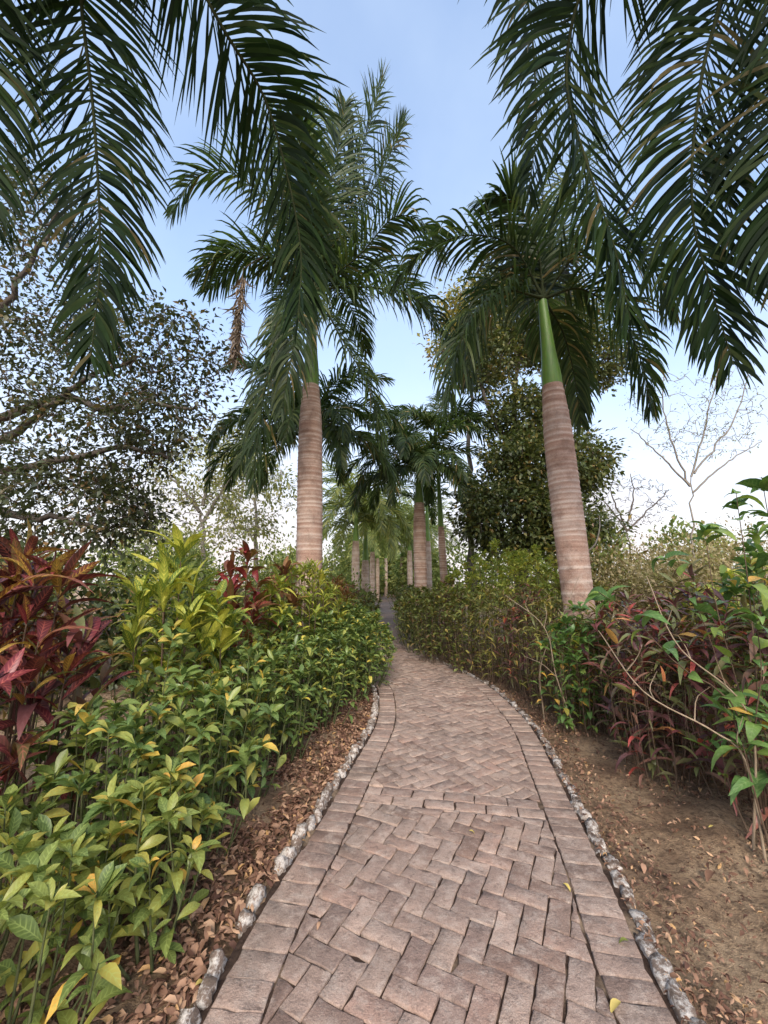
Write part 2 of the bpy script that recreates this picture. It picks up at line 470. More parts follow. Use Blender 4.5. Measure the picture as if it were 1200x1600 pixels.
def brick_mat(name='paving_brick', grime=.55, gcol=(.17, .13, .11, 1)):
    t = NT(name)
    ge = t.n('ShaderNodeNewGeometry')
    o = ge.outputs['Position']
    at = t.n('ShaderNodeAttribute', attribute_name='tint')
    oi = t.n('ShaderNodeObjectInfo')
    k = t.math('FRACT', t.math('ADD', at.outputs['Fac'], oi.outputs['Random']))
    c = t.ramp(k, [(0, (.22, .145, .115)), (.2, (.36, .25, .20)), (.45, (.44, .32, .26)), (.62, (.29, .20, .165)), (.85, (.47, .345, .275)), (1, (.37, .235, .185))])
    big = t.noise(o, 1.3, 4, .6)
    c = t.mix(t.ramp(big, [(.42, (0, 0, 0)), (.66, (grime, grime, grime))]), c, gcol)
    mid = t.noise(o, 15, 6, .72)
    c = t.mix(t.ramp(mid, [(.46, (0, 0, 0)), (.70, (.8, .8, .8))]), c, (.48, .39, .33, 1))
    drk = t.noise(o, 27, 6, .78)
    c = t.mix(t.ramp(drk, [(.52, (0, 0, 0)), (.68, (.85, .85, .85))]), c, (.17, .12, .098, 1))
    fine = t.noise(o, 220, 3, .75)
    c = t.mix(1.0, c, t.ramp(fine, [(.3, (.68, .68, .68)), (.7, (1.25, 1.25, 1.25))]), 'MULTIPLY')
    grit = t.noise(o, 90, 4, .75)
    h = t.math('ADD', t.math('MULTIPLY', mid, .35), t.math('ADD', t.math('MULTIPLY', grit, .6), t.math('MULTIPLY', drk, -.8)))
    return t.finish(c, .92, t.bump(h, 1.0, .010), .15)


M['brick'] = brick_mat()
M['brick_mossy'] = brick_mat('paving_brick_stained', .85, (.12, .095, .08, 1))
M['brick_orange'] = bark('paving_brick_orange', (.36, .20, .15), (.55, .29, .22), 22, .6, 1.0)


def kerb_mat():
    t = NT('whitewashed_kerb')
    ge = t.n('ShaderNodeNewGeometry')
    o = ge.outputs['Position']
    n = t.noise(o, 34, 6, .75)
    n2 = t.noise(o, 9, 3, .6)
    base = t.ramp(n2, [(.3, (.13, .095, .075)), (.7, (.30, .225, .18))])
    k = t.math('ADD', t.math('MULTIPLY', n, .75), t.math('MULTIPLY', n2, .25))
    c = t.mix(t.ramp(k, [(.47, (0, 0, 0)), (.56, (1, 1, 1))]), base, (.60, .55, .50, 1))
    f = t.noise(o, 160, 3, .7)
    c = t.mix(1.0, c, t.ramp(f, [(.3, (.7, .7, .7)), (.7, (1.1, 1.1, 1.1))]), 'MULTIPLY')
    return t.finish(c, .92, t.bump(k, 1.0, .015), .15)


M['kerb'] = kerb_mat()

# ------------------------------------------------------------------ leaf templates (axis +Y, unit length, face +Z)
def leaf_tpl(width, peak=0.5, segs=5, fold=0.25, droop=0.25, wave=0.0, petiole=0.0):
    v, uv = [], []
    for i in range(segs + 1):
        s = i / segs
        a = s ** (math.log(0.5) / math.log(peak))
        w = width * 0.5 * max(math.sin(math.pi * a), 0) ** 0.8
        if i == 0: w = width * 0.03
        if i == segs: w = width * 0.01
        ang = droop * s * s
        y = petiole + (1 - petiole) * s * math.cos(ang * 0.7)
        z = -s * math.sin(ang)
        wz = wave * math.sin(s * 9)
        v += [(-w, y, z + w * fold * 2 + wz), (0, y, z), (w, y, z + w * fold * 2 - wz)]
        uv += [(0.0, s), (0.5, s), (1.0, s)]
    f = []
    for i in range(segs):
        a = i * 3
        f += [(a, a + 1, a + 4, a + 3), (a + 1, a + 2, a + 5, a + 4)]
    return np.array(v), np.array(f), np.array(uv)


def small_tpl(width, droop=0.2):
    """four-triangle leaf for crowns and distant shrubs"""
    v = [(0, 0, 0), (-width / 2, .45, .06), (0, .5, 0), (width / 2, .45, .06), (0, 1, -droop)]
    f = [(0, 2, 1, 1), (0, 3, 2, 2), (1, 2, 4, 4), (2, 3, 4, 4)]
    uv = [(.5, 0), (0, .5), (.5, .5), (1, .5), (.5, 1)]
    return np.array(v, float), np.array(f), np.array(uv)


def tpl_mesh(tpl, name, mat):
    b = MB(); b.add(tpl[0], tpl[1], 0.0, tpl[2])
    return b.mesh(name, mat)


# ------------------------------------------------------------------ path line
CL = np.array([(-1.5, .05), (0, .10), (1.7, .19), (2.6, .36), (3.7, .56), (4.6, .71), (5.5, .74), (6.4, .68), (7.4, .42), (9.0, .06),
               (11.5, -.14), (15, -.12), (20, .0), (30, .1), (45, .1), (70, .0)])


def _interp():
    yy = np.linspace(-1.5, 70, 1500)
    k = catmull(np.column_stack([CL[:, 1], CL[:, 0], np.zeros(len(CL))]), 1500)
    return np.interp(yy, k[:, 1], k[:, 0]), yy


_PX, _PY = _interp()
def pc(Y): return np.interp(Y, _PY, _PX)
def pdir(Y):
    d = np.array([pc(Y + .15) - pc(Y - .15), .3]); return d / np.linalg.norm(d)
HALF = 0.80                      # half width of the paved surface, kerbs outside
def off(Y, s):
    """point s metres to the right of the path's middle line at Y"""
    d = pdir(Y); return np.array([pc(Y) + s * d[1], Y - s * d[0]])


# ------------------------------------------------------------------ ground
def ground():
    def axis(lo, hi, step, far, a0, a1):
        fine = np.arange(lo, hi + 1e-6, step)
        g = np.geomspace(step * 2, far, 26)
        return np.concatenate([(lo - g)[::-1][(lo - g)[::-1] > a0 - 1], fine, hi + g])
    xs = axis(-4, 5, .07, 300, -400, 400); ys = axis(.2, 10, .07, 400, -400, 400)
    X, Y = np.meshgrid(xs, ys, indexing='ij')
    near = np.exp(-((np.maximum(np.abs(X) - 4, 0)) ** 2 + np.maximum(Y - 10, 0) ** 2) / 8)
    Z = np.zeros_like(X)
    for k in range(26):
        fx, fy, ph = rng.normal(0, 7, 1)[0], rng.normal(0, 7, 1)[0], rng.uniform(0, 6.28)
        Z += np.sin(X * fx + Y * fy + ph) * .0042
    Z += rng.normal(0, .004, Z.shape)
    dist = np.abs(X - pc(np.clip(Y, -1.5, 69)))
    Z = Z * near + .02 * np.clip((dist - HALF) / .5, 0, 1) * near
    Z = np.where(dist < HALF + .04, -.03, Z)
    n, m = X.shape
    i, j = np.meshgrid(np.arange(n - 1), np.arange(m - 1), indexing='ij')
    F = np.stack([i * m + j, (i + 1) * m + j, (i + 1) * m + j + 1, i * m + j + 1], -1).reshape(-1, 4)
    b = MB(); b.add(np.stack([X, Y, Z], -1).reshape(-1, 3), F)
    o = b.build('ground', M['soil'])
    tag(o, 'brown bare soil ground under the hedges and beside the path', None, None, 'structure')


ground()

# path bed: joint soil, coloured dark to paint the shade of deep joints
b = MB()
ys = np.concatenate([np.arange(-1, 12, .15), np.arange(12, 66, .8)])
L_ = np.array([off(y, -HALF - .03) for y in ys]); R_ = np.array([off(y, HALF + .03) for y in ys])
C_ = np.array([off(y, 0) for y in ys])
V = np.concatenate([np.column_stack([A, np.full(len(ys), .0225)]) for A in (L_, C_, R_)])
n = len(ys)
b.add(V, [[k * n + i, k * n + i + 1 + 0, (k + 1) * n + i + 1, (k + 1) * n + i] for k in (0, 1) for i in range(n - 1)])
path = b.build('path', M['joint'])
for p_ in path.data.polygons:
    if p_.normal.z < 0: p_.flip()
tag(path, 'winding herringbone path of weathered reddish brown bricks', None, None, 'structure')


def clip(poly, a, nrm2):
    out = []
    for i in range(len(poly)):
        p, q = poly[i], poly[(i + 1) % len(poly)]
        dp, dq = np.dot(p - a, nrm2), np.dot(q - a, nrm2)
        if dp >= 0: out.append(p)
        if dp * dq < 0: out.append(p + (q - p) * dp / (dp - dq))
    return out


def area(poly):
    x = np.array([p[0] for p in poly]); y = np.array([p[1] for p in poly])
    return 0.5 * (np.dot(x, np.roll(y, -1)) - np.dot(y, np.roll(x, -1)))


def brick_solid(mb, poly, z, h, gap, detail, tint):
    """a worn paving brick on the given outline: rounded rim, uneven edge, slight tilt"""
    c = np.mean(poly, axis=0)
    if area(poly) < 0: poly = poly[::-1]
    pts = []
    for i in range(len(poly)):
        p, q = poly[i], poly[(i + 1) % len(poly)]
        L = np.linalg.norm(q - p)
        k = max(1, int(round(L / detail)))
        for s in range(k): pts.append(p + (q - p) * s / k)
    pts = np.array(pts)
    for q_ in range(len(pts)):
        if rng.random() < .06: pts[q_] += (c - pts[q_]) * rng.uniform(.03, .13)     # chipped corner or edge
    rad = np.linalg.norm(pts - c, axis=1, keepdims=True)
    dirn = (pts - c) / np.maximum(rad, 1e-6)
    side = pts - dirn * gap
    side += rng.normal(0, .0016, side.shape)
    top = side - dirn * (.0022 + np.abs(rng.normal(0, .003, rad.shape)))
    tx, ty = rng.normal(0, .007, 2)
    tilt = lambda q: (q - c)[:, 0] * tx + (q - c)[:, 1] * ty
    m = len(pts)
    zt = z + h + tilt(top) + rng.normal(0, .0012, m)
    zs = z + h - .0015 + tilt(side) + rng.normal(0, .002, m)
    V = np.vstack([np.column_stack([side, np.full(m, -.01)]), np.column_stack([side, zs]), np.column_stack([top, zt]),
                   [[c[0], c[1], z + h + rng.normal(0, .0015)]]])
    F = []
    for i in range(m):
        j = (i + 1) % m
        F += [(i, j, m + j, m + i), (m + i, m + j, 2 * m + j, 2 * m + i), (2 * m + i, 2 * m + j, 3 * m, 3 * m)]
    mb.add(V, F, tint)


BRICKS = []                      # (outline, distance)
def half_limits(poly, inner):
    c = np.mean(poly, axis=0)
    y = float(np.clip(c[1], -1.2, 60))
    d = pdir(y); nr = np.array([d[1], -d[0]])
    mid = np.array([pc(y), y])
    poly = clip(poly, mid - nr * inner, nr)
    if len(poly) >= 3: poly = clip(poly, mid + nr * inner, -nr)
    return poly


def herringbone(angle, origin, W, y0, y1, inner, cut0, cut1):
    ca, sa = math.cos(angle), math.sin(angle)
    Rm = np.array([[ca, -sa], [sa, ca]])
    ext = int((y1 - y0 + 3) / W / 1.2) + 14
    for x in range(-ext, ext):
        for y in range(-ext, ext):
            k = (x - y) % 4
            if k == 0: w, h = 2, 1
            elif k == 3: w, h = 1, 2
            else: continue
            q = np.array([(x, y), (x + w, y), (x + w, y + h), (x, y + h)], float) * W
            poly = [Rm @ p + origin for p in q]
            c = np.mean(poly, axis=0)
            if c[1] < y0 - .3 or c[1] > y1 + .3 or abs(c[0] - pc(np.clip(c[1], -1.4, 60))) > inner + .25: continue
            if cut0: poly = clip(poly, *cut0)
            if len(poly) >= 3 and cut1: poly = clip(poly, *cut1)
            if len(poly) < 3: continue
            poly = half_limits(poly, inner)
            if len(poly) < 3 or abs(area(poly)) < .0017: continue
            BRICKS.append(poly)


INNER = HALF - .20
# straight courses that part the two herringbone fields
YD = 3.12
dv = pdir(YD); nv_ = np.array([dv[1], -dv[0]])
mid = np.array([pc(YD), YD])
herringbone(R(-27), np.array([.07, 1.5]), .099, .35, YD, INNER, None, (mid - dv * .115, -dv))
herringbone(math.atan2(dv[1], dv[0]) + math.pi / 4 - R(3), np.array([.4, 6.0]), .097, YD, 11.5, INNER, (mid + dv * .115, dv), None)
for row in (-1, 0):
    s = -INNER + (.0 if row else -.10)
    while s < INNER:
        e = min(s + rng.uniform(.2, .24), INNER); s0 = max(s, -INNER)
        if e - s0 > .05:
            A = [mid + nv_ * s0 + dv * row * .115, mid + nv_ * e + dv * row * .115, mid + nv_ * e + dv * (row + 1) * .115, mid + nv_ * s0 + dv * (row + 1) * .115]
            BRICKS.append([np.array(p) for p in A])
        s = e
# header courses along both edges
for sd_ in (-1, 1):
    y = .35
    while y < 11.5:
        st = rng.uniform(.095, .12)
        a, c_ = off(y, sd_ * (INNER + .004)), off(y, sd_ * HALF)
        a2, c2 = off(y + st, sd_ * (INNER + .004)), off(y + st, sd_ * HALF)
        if rng.random() > .0:
            BRICKS.append([a, c_, c2, a2])
        y += st
BRICKS.sort(key=lambda p: np.linalg.norm(np.mean(p, axis=0)))
seen = [p for p in BRICKS if np.mean(p, axis=0)[1] > 1.35]
rest = [p for p in BRICKS if np.mean(p, axis=0)[1] <= 1.35]
ORANGE = (CAM + (P(615, 1525, 1.0) - CAM) * (-1.46 / (P(615, 1525, 1.0)[2] - CAM[2])))[:2]
for p in seen[:300]:
    c = np.mean(p, axis=0)
    sink = .03 * np.clip((abs(c[0] - pc(c[1])) - .45) / .3, 0, 1) * rng.random()
    b = MB(); brick_solid(b, p, 0, .034 + rng.normal(0, .0016) - sink * .2, (.0040 + abs(rng.normal(0, .0012))), .045, 0.0)
    bm_ = M['brick_mossy'] if (pc(c[1]) - c[0] > .42 and rng.random() < .75) or (c[0] - pc(c[1]) > .6 and rng.random() < .25) else M['brick']
    if np.hypot(c[0] - ORANGE[0], c[1] - ORANGE[1]) < .06: bm_ = M['brick_orange']
    b.build('brick', bm_, path, smooth=False)
b = MB()
for p in seen[300:] + rest:
    d = np.linalg.norm(np.mean(p, axis=0))
    brick_solid(b, p, 0, .036 + rng.normal(0, .003), .005, .06 if d < 6 else .12, rng.random())
tag(b.build('brick_paving', M['brick'], path, smooth=False), None, None, None, 'stuff')
# far stretch of paving, too small to tell the bricks apart
b = MB()
ys = np.arange(11.3, 65, .5); n = len(ys)
V = np.concatenate([np.column_stack([[off(y, s)[0] for y in ys], [off(y, s)[1] for y in ys], np.full(n, .038)]) for s in (-HALF, 0, HALF)])
b.add(V, [[k * n + i, (k + 1) * n + i, (k + 1) * n + i + 1, k * n + i + 1] for k in (0, 1) for i in range(n - 1)], .4)
tag(b.build('far_paving', M['brick'], path), None, None, None, 'stuff')


# kerbs: whitewashed bricks set on edge, leaning like saw teeth
def kerb(side, label):
    root = thing('kerb', None, None)
    tag(root, label, None, None, 'structure')
    y = 1.1
    while y < 11:
        near = y < 7.5
        if side < 0:
            L, Wd, H = rng.uniform(.075, .115), rng.uniform(.045, .065), rng.uniform(.075, .11)
            lean = R(rng.uniform(22, 46))
        else:
            L, Wd, H = rng.uniform(.08, .17), rng.uniform(.045, .07), rng.uniform(.05, .085)
            lean = R(rng.uniform(-6, 12))
        if side < 0 and y < 2.2 and rng.random() < .45:
            y += L * .9; continue
        g = 3
        v, f = [], []
        nu, nvv = 4, 3
        # box surface grid, roughened
        import itertools
        idx = {}
        def vid(i, j, k):
            if (i, j, k) not in idx:
                q = np.array([(i / nu - .5) * L, (j / 2 - .5) * Wd, (k / nvv) * H - .03])
                edge = (i in (0, nu)) + (j in (0, 2)) + (k in (0, nvv))
                if edge >= 2:
                    q = q - np.array([(i / nu - .5) * L, (j / 2 - .5) * Wd, (k / nvv - .5) * H]) * .08 * (edge - 1)
                q = q + rng.normal(0, .006, 3)
                idx[(i, j, k)] = len(v); v.append(q)
            return idx[(i, j, k)]
        for i in range(nu):
            for k in range(nvv):
                f.append((vid(i, 0, k), vid(i + 1, 0, k), vid(i + 1, 0, k + 1), vid(i, 0, k + 1)))
                f.append((vid(i + 1, 2, k), vid(i, 2, k), vid(i, 2, k + 1), vid(i + 1, 2, k + 1)))
        for j in range(2):
            for k in range(nvv):
                f.append((vid(0, j + 1, k), vid(0, j, k), vid(0, j, k + 1), vid(0, j + 1, k + 1)))
                f.append((vid(nu, j, k), vid(nu, j + 1, k), vid(nu, j + 1, k + 1), vid(nu, j, k + 1)))
            for i in range(nu):
                f.append((vid(i, j, nvv), vid(i + 1, j, nvv), vid(i + 1, j + 1, nvv), vid(i, j + 1, nvv)))
        bb = MB(); bb.add(v, f, 0)
        o = bb.build('kerb_brick', M['kerb'], root, smooth=False)
        p = off(y, side * (HALF + .045 + rng.normal(0, .008)))
        d = pdir(y)
        o.location = (p[0], p[1], .005)
        o.rotation_euler = (rng.normal(0, .12), -lean, math.atan2(d[1], d[0]) + rng.normal(0, .08))
        y += L * (.98 if side > 0 else rng.uniform(1.0, 1.25))


kerb(-1, 'flaking whitewashed bricks set on edge along the green shrub side of the path')
kerb(1, 'low crumbling whitewashed kerb between the path and the bare soil strip')

# ------------------------------------------------------------------ palms
def frond_mesh(pts, nleaf, llen, lw, mat, parent, droop=.14, ang0=62, ang1=26, start=.10, K=5, plume=26, rr=.018, name='frond', curl=1.0, torn=0.03):
    """a pinnate frond along the 3-D line pts: midrib, with leaflets on both sides that sag under their weight"""
    S = 60
    C = catmull(pts, S)
    T = nrm(np.gradient(C, axis=0))
    h = C[S // 3] - C[0] if np.linalg.norm((C[S // 3] - C[0])[:2]) > .05 else C[-1] - C[0]
    az = nrm(np.array([h[0], h[1], 0]) + 1e-6)
    S0 = np.array([az[1], -az[0], 0])
    Sd = nrm(S0 - T * (T @ S0)[:, None]); U = np.cross(Sd, T)
    if U[2][2] < 0: U = -U
    rb = MB()
    rb.tube(C, np.linspace(rr, rr * .18, S) * (1 + 1.1 * np.exp(-np.linspace(0, 1, S) * 22)), 5, cap=True)
    ro = rb.build(name, M['rachis'] if mat is not M['palm_dead'] else M['palm_dead'], parent)
    tot = nleaf * 2
    s = start + (1 - start) * (np.repeat(np.arange(nleaf), 2) + rng.uniform(0, .8, tot)) / nleaf
    s = np.clip(s, 0, .995)
    side = np.tile([-1, 1], nleaf)
    x = s * (S - 1); i0 = x.astype(int); fr = (x - i0)[:, None]; i1 = np.minimum(i0 + 1, S - 1)
    pos = C[i0] * (1 - fr) + C[i1] * fr
    t_, u_, s_ = T[i0], U[i0], Sd[i0]
    ln = llen * np.clip(np.sin(math.pi * (.16 + .80 * s)) ** .55, .2, 1) * rng.uniform(.86, 1.1, tot)
    ln *= np.where(rng.random(tot) < torn, rng.uniform(.3, .7, tot), 1)
    ang = np.radians(ang0 + (ang1 - ang0) * s ** 1.3 + rng.normal(0, 4, tot))
    el = np.radians(rng.choice([-1, 0, 1], tot) * plume + rng.normal(8, 8, tot))
    out = s_ * (side * np.cos(el))[:, None] + u_ * np.sin(el)[:, None]
    d = nrm(t_ * np.cos(ang)[:, None] + out * np.sin(ang)[:, None])
    Nn = nrm(u_ * np.cos(el)[:, None] - s_ * (side * np.sin(el))[:, None] + rng.normal(0, .22, (tot, 3)))
    wprof = np.interp(np.linspace(0, 1, K + 1), [0, .12, .45, .8, 1], [.45, .85, 1, .6, .05])
    dr = droop * rng.uniform(.6, 1.5, tot) * curl
    V = np.zeros((tot, K + 1, 2, 3)); q = pos.copy()
    for k in range(K + 1):
        w = nrm(np.cross(d, Nn)) * (lw * wprof[k] * .5)
        V[:, k, 0] = q - w; V[:, k, 1] = q + w
        q = q + d * (ln / K)[:, None]
        d = nrm(d + np.array([0, 0, -1.0]) * (dr * (1 + k * .55))[:, None])
    base = (np.arange(tot) * (K + 1) * 2)[:, None, None]
    kk = np.arange(K)[None, :, None] * 2
    F = (base + kk + np.array([0, 1, 3, 2])[None, None, :]).reshape(-1, 4)
    uv = np.tile(np.stack([np.tile([0, 1], K + 1), np.repeat(np.linspace(0, 1, K + 1), 2)], -1), (tot, 1))
    lb = MB(); lb.add(V.reshape(-1, 3), F, np.repeat(rng.random(tot), (K + 1) * 2), uv)
    lo = lb.build('leaflets', mat, ro)
    tag(lo, kind='stuff')
    return ro


def arc(base, az, e0, e1, L, n=7, pw=1.2):
    """a generic arching midrib: leaves the crown at elevation e0 and ends at e1 (degrees)"""
    out = [np.array(base, float)]
    a = R(az); h = np.array([math.sin(a), math.cos(a), 0])
    for i in range(n - 1):
        s = (i + .5) / (n - 1)
        e = R(e0 + (e1 - e0) * s ** pw)
        out.append(out[-1] + (h * math.cos(e) + np.array([0, 0, math.sin(e)])) * L / (n - 1))
    return out


def lathe_trunk(name, axis, radius, mat, parent, n=24, ring=True, step=.02, ring_gap=(.05, .09)):
    """trunk swept along an axis line with raised leaf-scar rings"""
    Lz = np.linalg.norm(np.diff(axis, axis=0), axis=1).sum()
    m = max(int(Lz / step), 8)
    C = catmull(axis, m)
    s = np.linspace(0, 1, m)
    rad = radius(s)
    tint = np.zeros(m)
    if ring:
        z = 0.04
        while z < Lz:
            k = int(z / Lz * (m - 1))
            a = rng.uniform(.4, 1)
            rad[k] += .007 * a; tint[k] = a
            if k + 1 < m: rad[k + 1] -= .003 * a; tint[k + 1] = a * .35
            z += rng.uniform(*ring_gap) * (2.0 if z < Lz * .5 else .9) * (2.2 if rng.random() < .15 else 1)
    b = MB()
    b.tube(C, rad, n)
    V = b.v[0].reshape(m, n, 3)
    V += (V - C[:, None, :]) * (rng.normal(0, .006, (m, n, 1)))
    b.v[0] = V.reshape(-1, 3)
    b.t[0] = np.repeat(tint, n)
    return b.build(name, mat, parent)


def palm(label, base, top, shaft_len, r0, rtop, fronds, generic, leaf, lod=1.0, group=None, mat='palm_mid', trunk='trunk', bulge=.036):
    """base, top: foot and head of the woody trunk; fronds: explicit midribs; generic: (azimuth, e0, e1, length)"""
    base = np.asarray(base, float); top = np.asarray(top, float)
    root = thing('palm_tree', label, 'palm tree', base, group)
    tl = top - base
    def rf(s): return r0 * (1 + .22 * np.exp(-s * 9)) + bulge * np.sin(np.clip(s, 0, 1) * math.pi * .9) - (r0 - rtop) * np.clip((s - .82) / .18, 0, 1) ** 1.5
    lathe_trunk('trunk', [np.zeros(3), tl * .33 + np.array([.01, 0, 0]), tl * .66, tl], rf, M[trunk], root, n=int(24 * lod) if lod > .6 else 10, step=.02 if lod > .6 else .05)
    ax = nrm(tl)
    cs = [tl - ax * .02, tl + ax * shaft_len * .5, tl + ax * shaft_len]
    def rc(s): return rtop * (.99 - .5 * s) + rtop * .16 * np.exp(-((s - .12) / .16) ** 2)
    lathe_trunk('crownshaft', cs, rc, M['crownshaft'], root, n=16 if lod > .6 else 8, ring=False, step=.06)
    crown = tl + ax * shaft_len
    for fr in fronds:
        pts = [np.asarray(p) - base for p in fr['pts']]
        frond_mesh(pts, int(fr.get('n', 100) * lod), fr.get('ll', leaf), fr.get('lw', .034), M[mat], root, droop=fr.get('droop', .13), rr=fr.get('rr', .018),
                   plume=fr.get('plume', 26), K=fr.get('K', 6), ang0=fr.get('a0', 62), ang1=fr.get('a1', 26))
    for (az, e0, e1, L) in generic:
        frond_mesh(arc(crown - ax * .05, az, e0, e1, L), int(105 * lod), leaf, .034 / max(lod, .45) ** .6, M[mat], root, K=5 if lod > .6 else 3, droop=.15)
    return root


# near palm whose fronds hang into the top left; its trunk stands beside the camera
cL = np.array([-2.45, 1.25, 6.7])
palm('palm beside the viewer whose two long fronds hang into the top left', (-2.5, 1.2, 0), (-2.45, 1.25, 5.5), 1.25, .19, .15, [
    dict(rr=.025, pts=[cL, (-2.55, 1.9, 7.25), P(124, -40, 2.65), P(128, 20, 2.8), P(148, 200, 3.0), P(156, 400, 3.1), P(142, 560, 3.15)], n=175, lw=.034, ll=.86, droop=.085, a0=76, a1=36, plume=22),
    dict(rr=.025, pts=[cL, (-2.05, 1.9, 7.2), P(300, -50, 2.6), P(352, 50, 2.8), P(412, 150, 3.1), P(448, 270, 3.35), P(470, 390, 3.55), P(466, 500, 3.6)], n=175, lw=.034, ll=.9, droop=.085, a0=76, a1=36, plume=22),
    dict(rr=.025, pts=[cL, (-2.7, 1.6, 7.3), P(-70, -60, 2.4), P(-45, 60, 2.5), P(-40, 220, 2.6), P(-50, 380, 2.6)], n=150, lw=.033, ll=.8, droop=.085, a0=76, a1=36, plume=22),
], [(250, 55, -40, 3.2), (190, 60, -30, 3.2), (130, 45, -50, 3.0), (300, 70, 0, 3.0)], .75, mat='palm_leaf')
cR = np.array([2.55, 1.25, 6.8])
palm('palm beside the viewer whose dense fronds fill the top right', (2.65, 1.2, 0), (2.55, 1.25, 5.6), 1.25, .2, .15, [
    dict(rr=.025, pts=[cR, (2.2, 1.8, 7.2), P(930, -60, 2.55), P(893, 40, 2.75), P(886, 140, 2.9), P(915, 250, 3.0), P(958, 380, 3.05), P(985, 500, 3.1)], n=175, lw=.034, ll=.88, droop=.085, a0=76, a1=36, plume=22),
    dict(rr=.025, pts=[cR, (2.5, 1.9, 7.2), P(1132, -40, 2.5), P(1098, 110, 2.65), P(1082, 240, 2.75), P(1084, 350, 2.85), P(1108, 440, 2.9), P(1146, 570, 2.9)], n=175, lw=.034, ll=.88, droop=.085, a0=76, a1=36, plume=22),
    dict(rr=.025, pts=[cR, (2.8, 1.8, 7.2), P(1300, -20, 2.3), P(1240, 130, 2.4), P(1215, 280, 2.5), P(1225, 420, 2.5)], n=150, lw=.033, ll=.9, droop=.085, a0=76, a1=36, plume=22),
    dict(rr=.025, pts=[cR, (1.95, 2.3, 7.4), P(800, -170, 3.1), P(815, -60, 3.3), P(832, 60, 3.5), P(838, 190, 3.6), P(826, 300, 3.65)], n=150, lw=.033, ll=.86, droop=.085, a0=76, a1=36, plume=22),
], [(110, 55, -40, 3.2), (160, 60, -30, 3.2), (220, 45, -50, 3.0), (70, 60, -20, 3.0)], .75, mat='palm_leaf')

# palm behind the croton bed, left of the path
yA = 6.4
tA, bA = P(486, 603, yA), P(483, 862, yA); bA = bA + (bA - tA) * (bA[2] / (tA[2] - bA[2]))
kA = P(491, 452, yA)
palm('tall ringed palm with smooth tan trunk rising behind the crotons, left of the path', bA, tA, np.linalg.norm(kA - tA), .160, .118, [
    dict(pts=[kA, P(528, 340, 6.4), P(572, 210, 6.4), P(598, 118, 6.3)], ll=.85, droop=.07, plume=40, a0=58, a1=22, n=130),
    dict(pts=[kA, P(540, 370, 6.5), P(600, 262, 6.6), P(632, 190, 6.6)], ll=.85, droop=.09, plume=40, a0=58, a1=26, n=130),
    dict(pts=[kA, P(440, 345, 6.2), P(372, 275, 6.0), P(310, 275, 5.9), P(268, 335, 5.8)], ll=.8, droop=.09),
    dict(pts=[kA, P(430, 405, 6.2), P(360, 395, 6.1), P(305, 430, 6.0)], ll=.75, droop=.12),
    dict(pts=[kA, P(560, 448, 6.2), P(640, 462, 6.0), P(695, 520, 5.9), P(712, 590, 5.8)], ll=.8, droop=.2),
    dict(pts=[kA, P(540, 540, 6.2), P(580, 610, 6.1), P(596, 690, 6.0)], ll=.72, droop=.12),
    dict(pts=[kA, P(445, 500, 5.9), P(418, 590, 5.7), P(402, 690, 5.6), P(396, 760, 5.6)], ll=.75, droop=.16),
    dict(pts=[kA, P(470, 480, 5.5), P(455, 560, 5.3), P(440, 640, 5.2)], ll=.72, droop=.16),
    dict(pts=[kA, P(505, 340, 6.0), P(528, 230, 5.8), P(540, 160, 5.7)], ll=.8, droop=.09, plume=36, n=120),
    dict(pts=[kA, P(475, 340, 6.8), P(470, 230, 7.0), P(500, 160, 7.1)], ll=.8, droop=.1, plume=36, n=120),
    dict(pts=[kA, P(560, 400, 6.0), P(615, 340, 5.8), P(660, 350, 5.7), P(690, 400, 5.6)], ll=.75, droop=.14),
    dict(pts=[kA, P(455, 350, 6.6), P(430, 230, 6.9), P(420, 160, 7.0)], ll=.72, droop=.06),
], [(20, 55, -55, 2.9), (330, 45, -65, 2.9), (290, 60, -40, 2.8), (60, 60, -45, 2.9), (0, 80, 20, 2.4), (180, 70, 10, 2.4)], .75)
# palm right of the path with a bare green crownshaft
yB = 5.2
tB, bB = P(863, 603, yB), P(903, 945, yB - .05); bB = bB + (bB - tB) * (bB[2] / (tB[2] - bB[2]))
kB = P(849, 466, yB)
rB = palm('leaning ringed palm with bare bright green crownshaft, right of the path', bB, tB, np.linalg.norm(kB - tB) * .98, .150, .118, [
    dict(pts=[kB, P(800, 385, 5.1), P(730, 368, 5.0), P(660, 395, 4.9), P(618, 440, 4.8)], ll=.8, droop=.14),
    dict(pts=[kB, P(790, 455, 5.0), P(740, 490, 4.8), P(712, 560, 4.7), P(702, 625, 4.65)], ll=.8, droop=.2),
    dict(pts=[kB, P(800, 440, 5.6), P(765, 465, 5.9), P(735, 530, 6.0), P(730, 600, 6.0)], ll=.75, droop=.18),
    dict(pts=[kB, P(910, 452, 5.2), P(972, 500, 5.2), P(1005, 575, 5.2), P(1016, 640, 5.2)], ll=.72, droop=.14),
    dict(pts=[kB, P(880, 520, 5.5), P(898, 590, 5.7), P(908, 660, 5.8)], ll=.6, droop=.14),
    dict(pts=[kB, P(838, 380, 5.1), P(800, 310, 5.0), P(752, 315, 4.9)], ll=.75, droop=.1),
    dict(pts=[kB, P(862, 360, 5.4), P(890, 270, 5.6), P(930, 230, 5.8)], ll=.75, droop=.08),
    dict(pts=[kB, P(900, 400, 5.0), P(960, 380, 4.8), P(1020, 420, 4.6), P(1050, 490, 4.5)], ll=.75, droop=.14),
], [(20, 55, -40, 2.6), (0, 84, 45, 2.2)], .7)

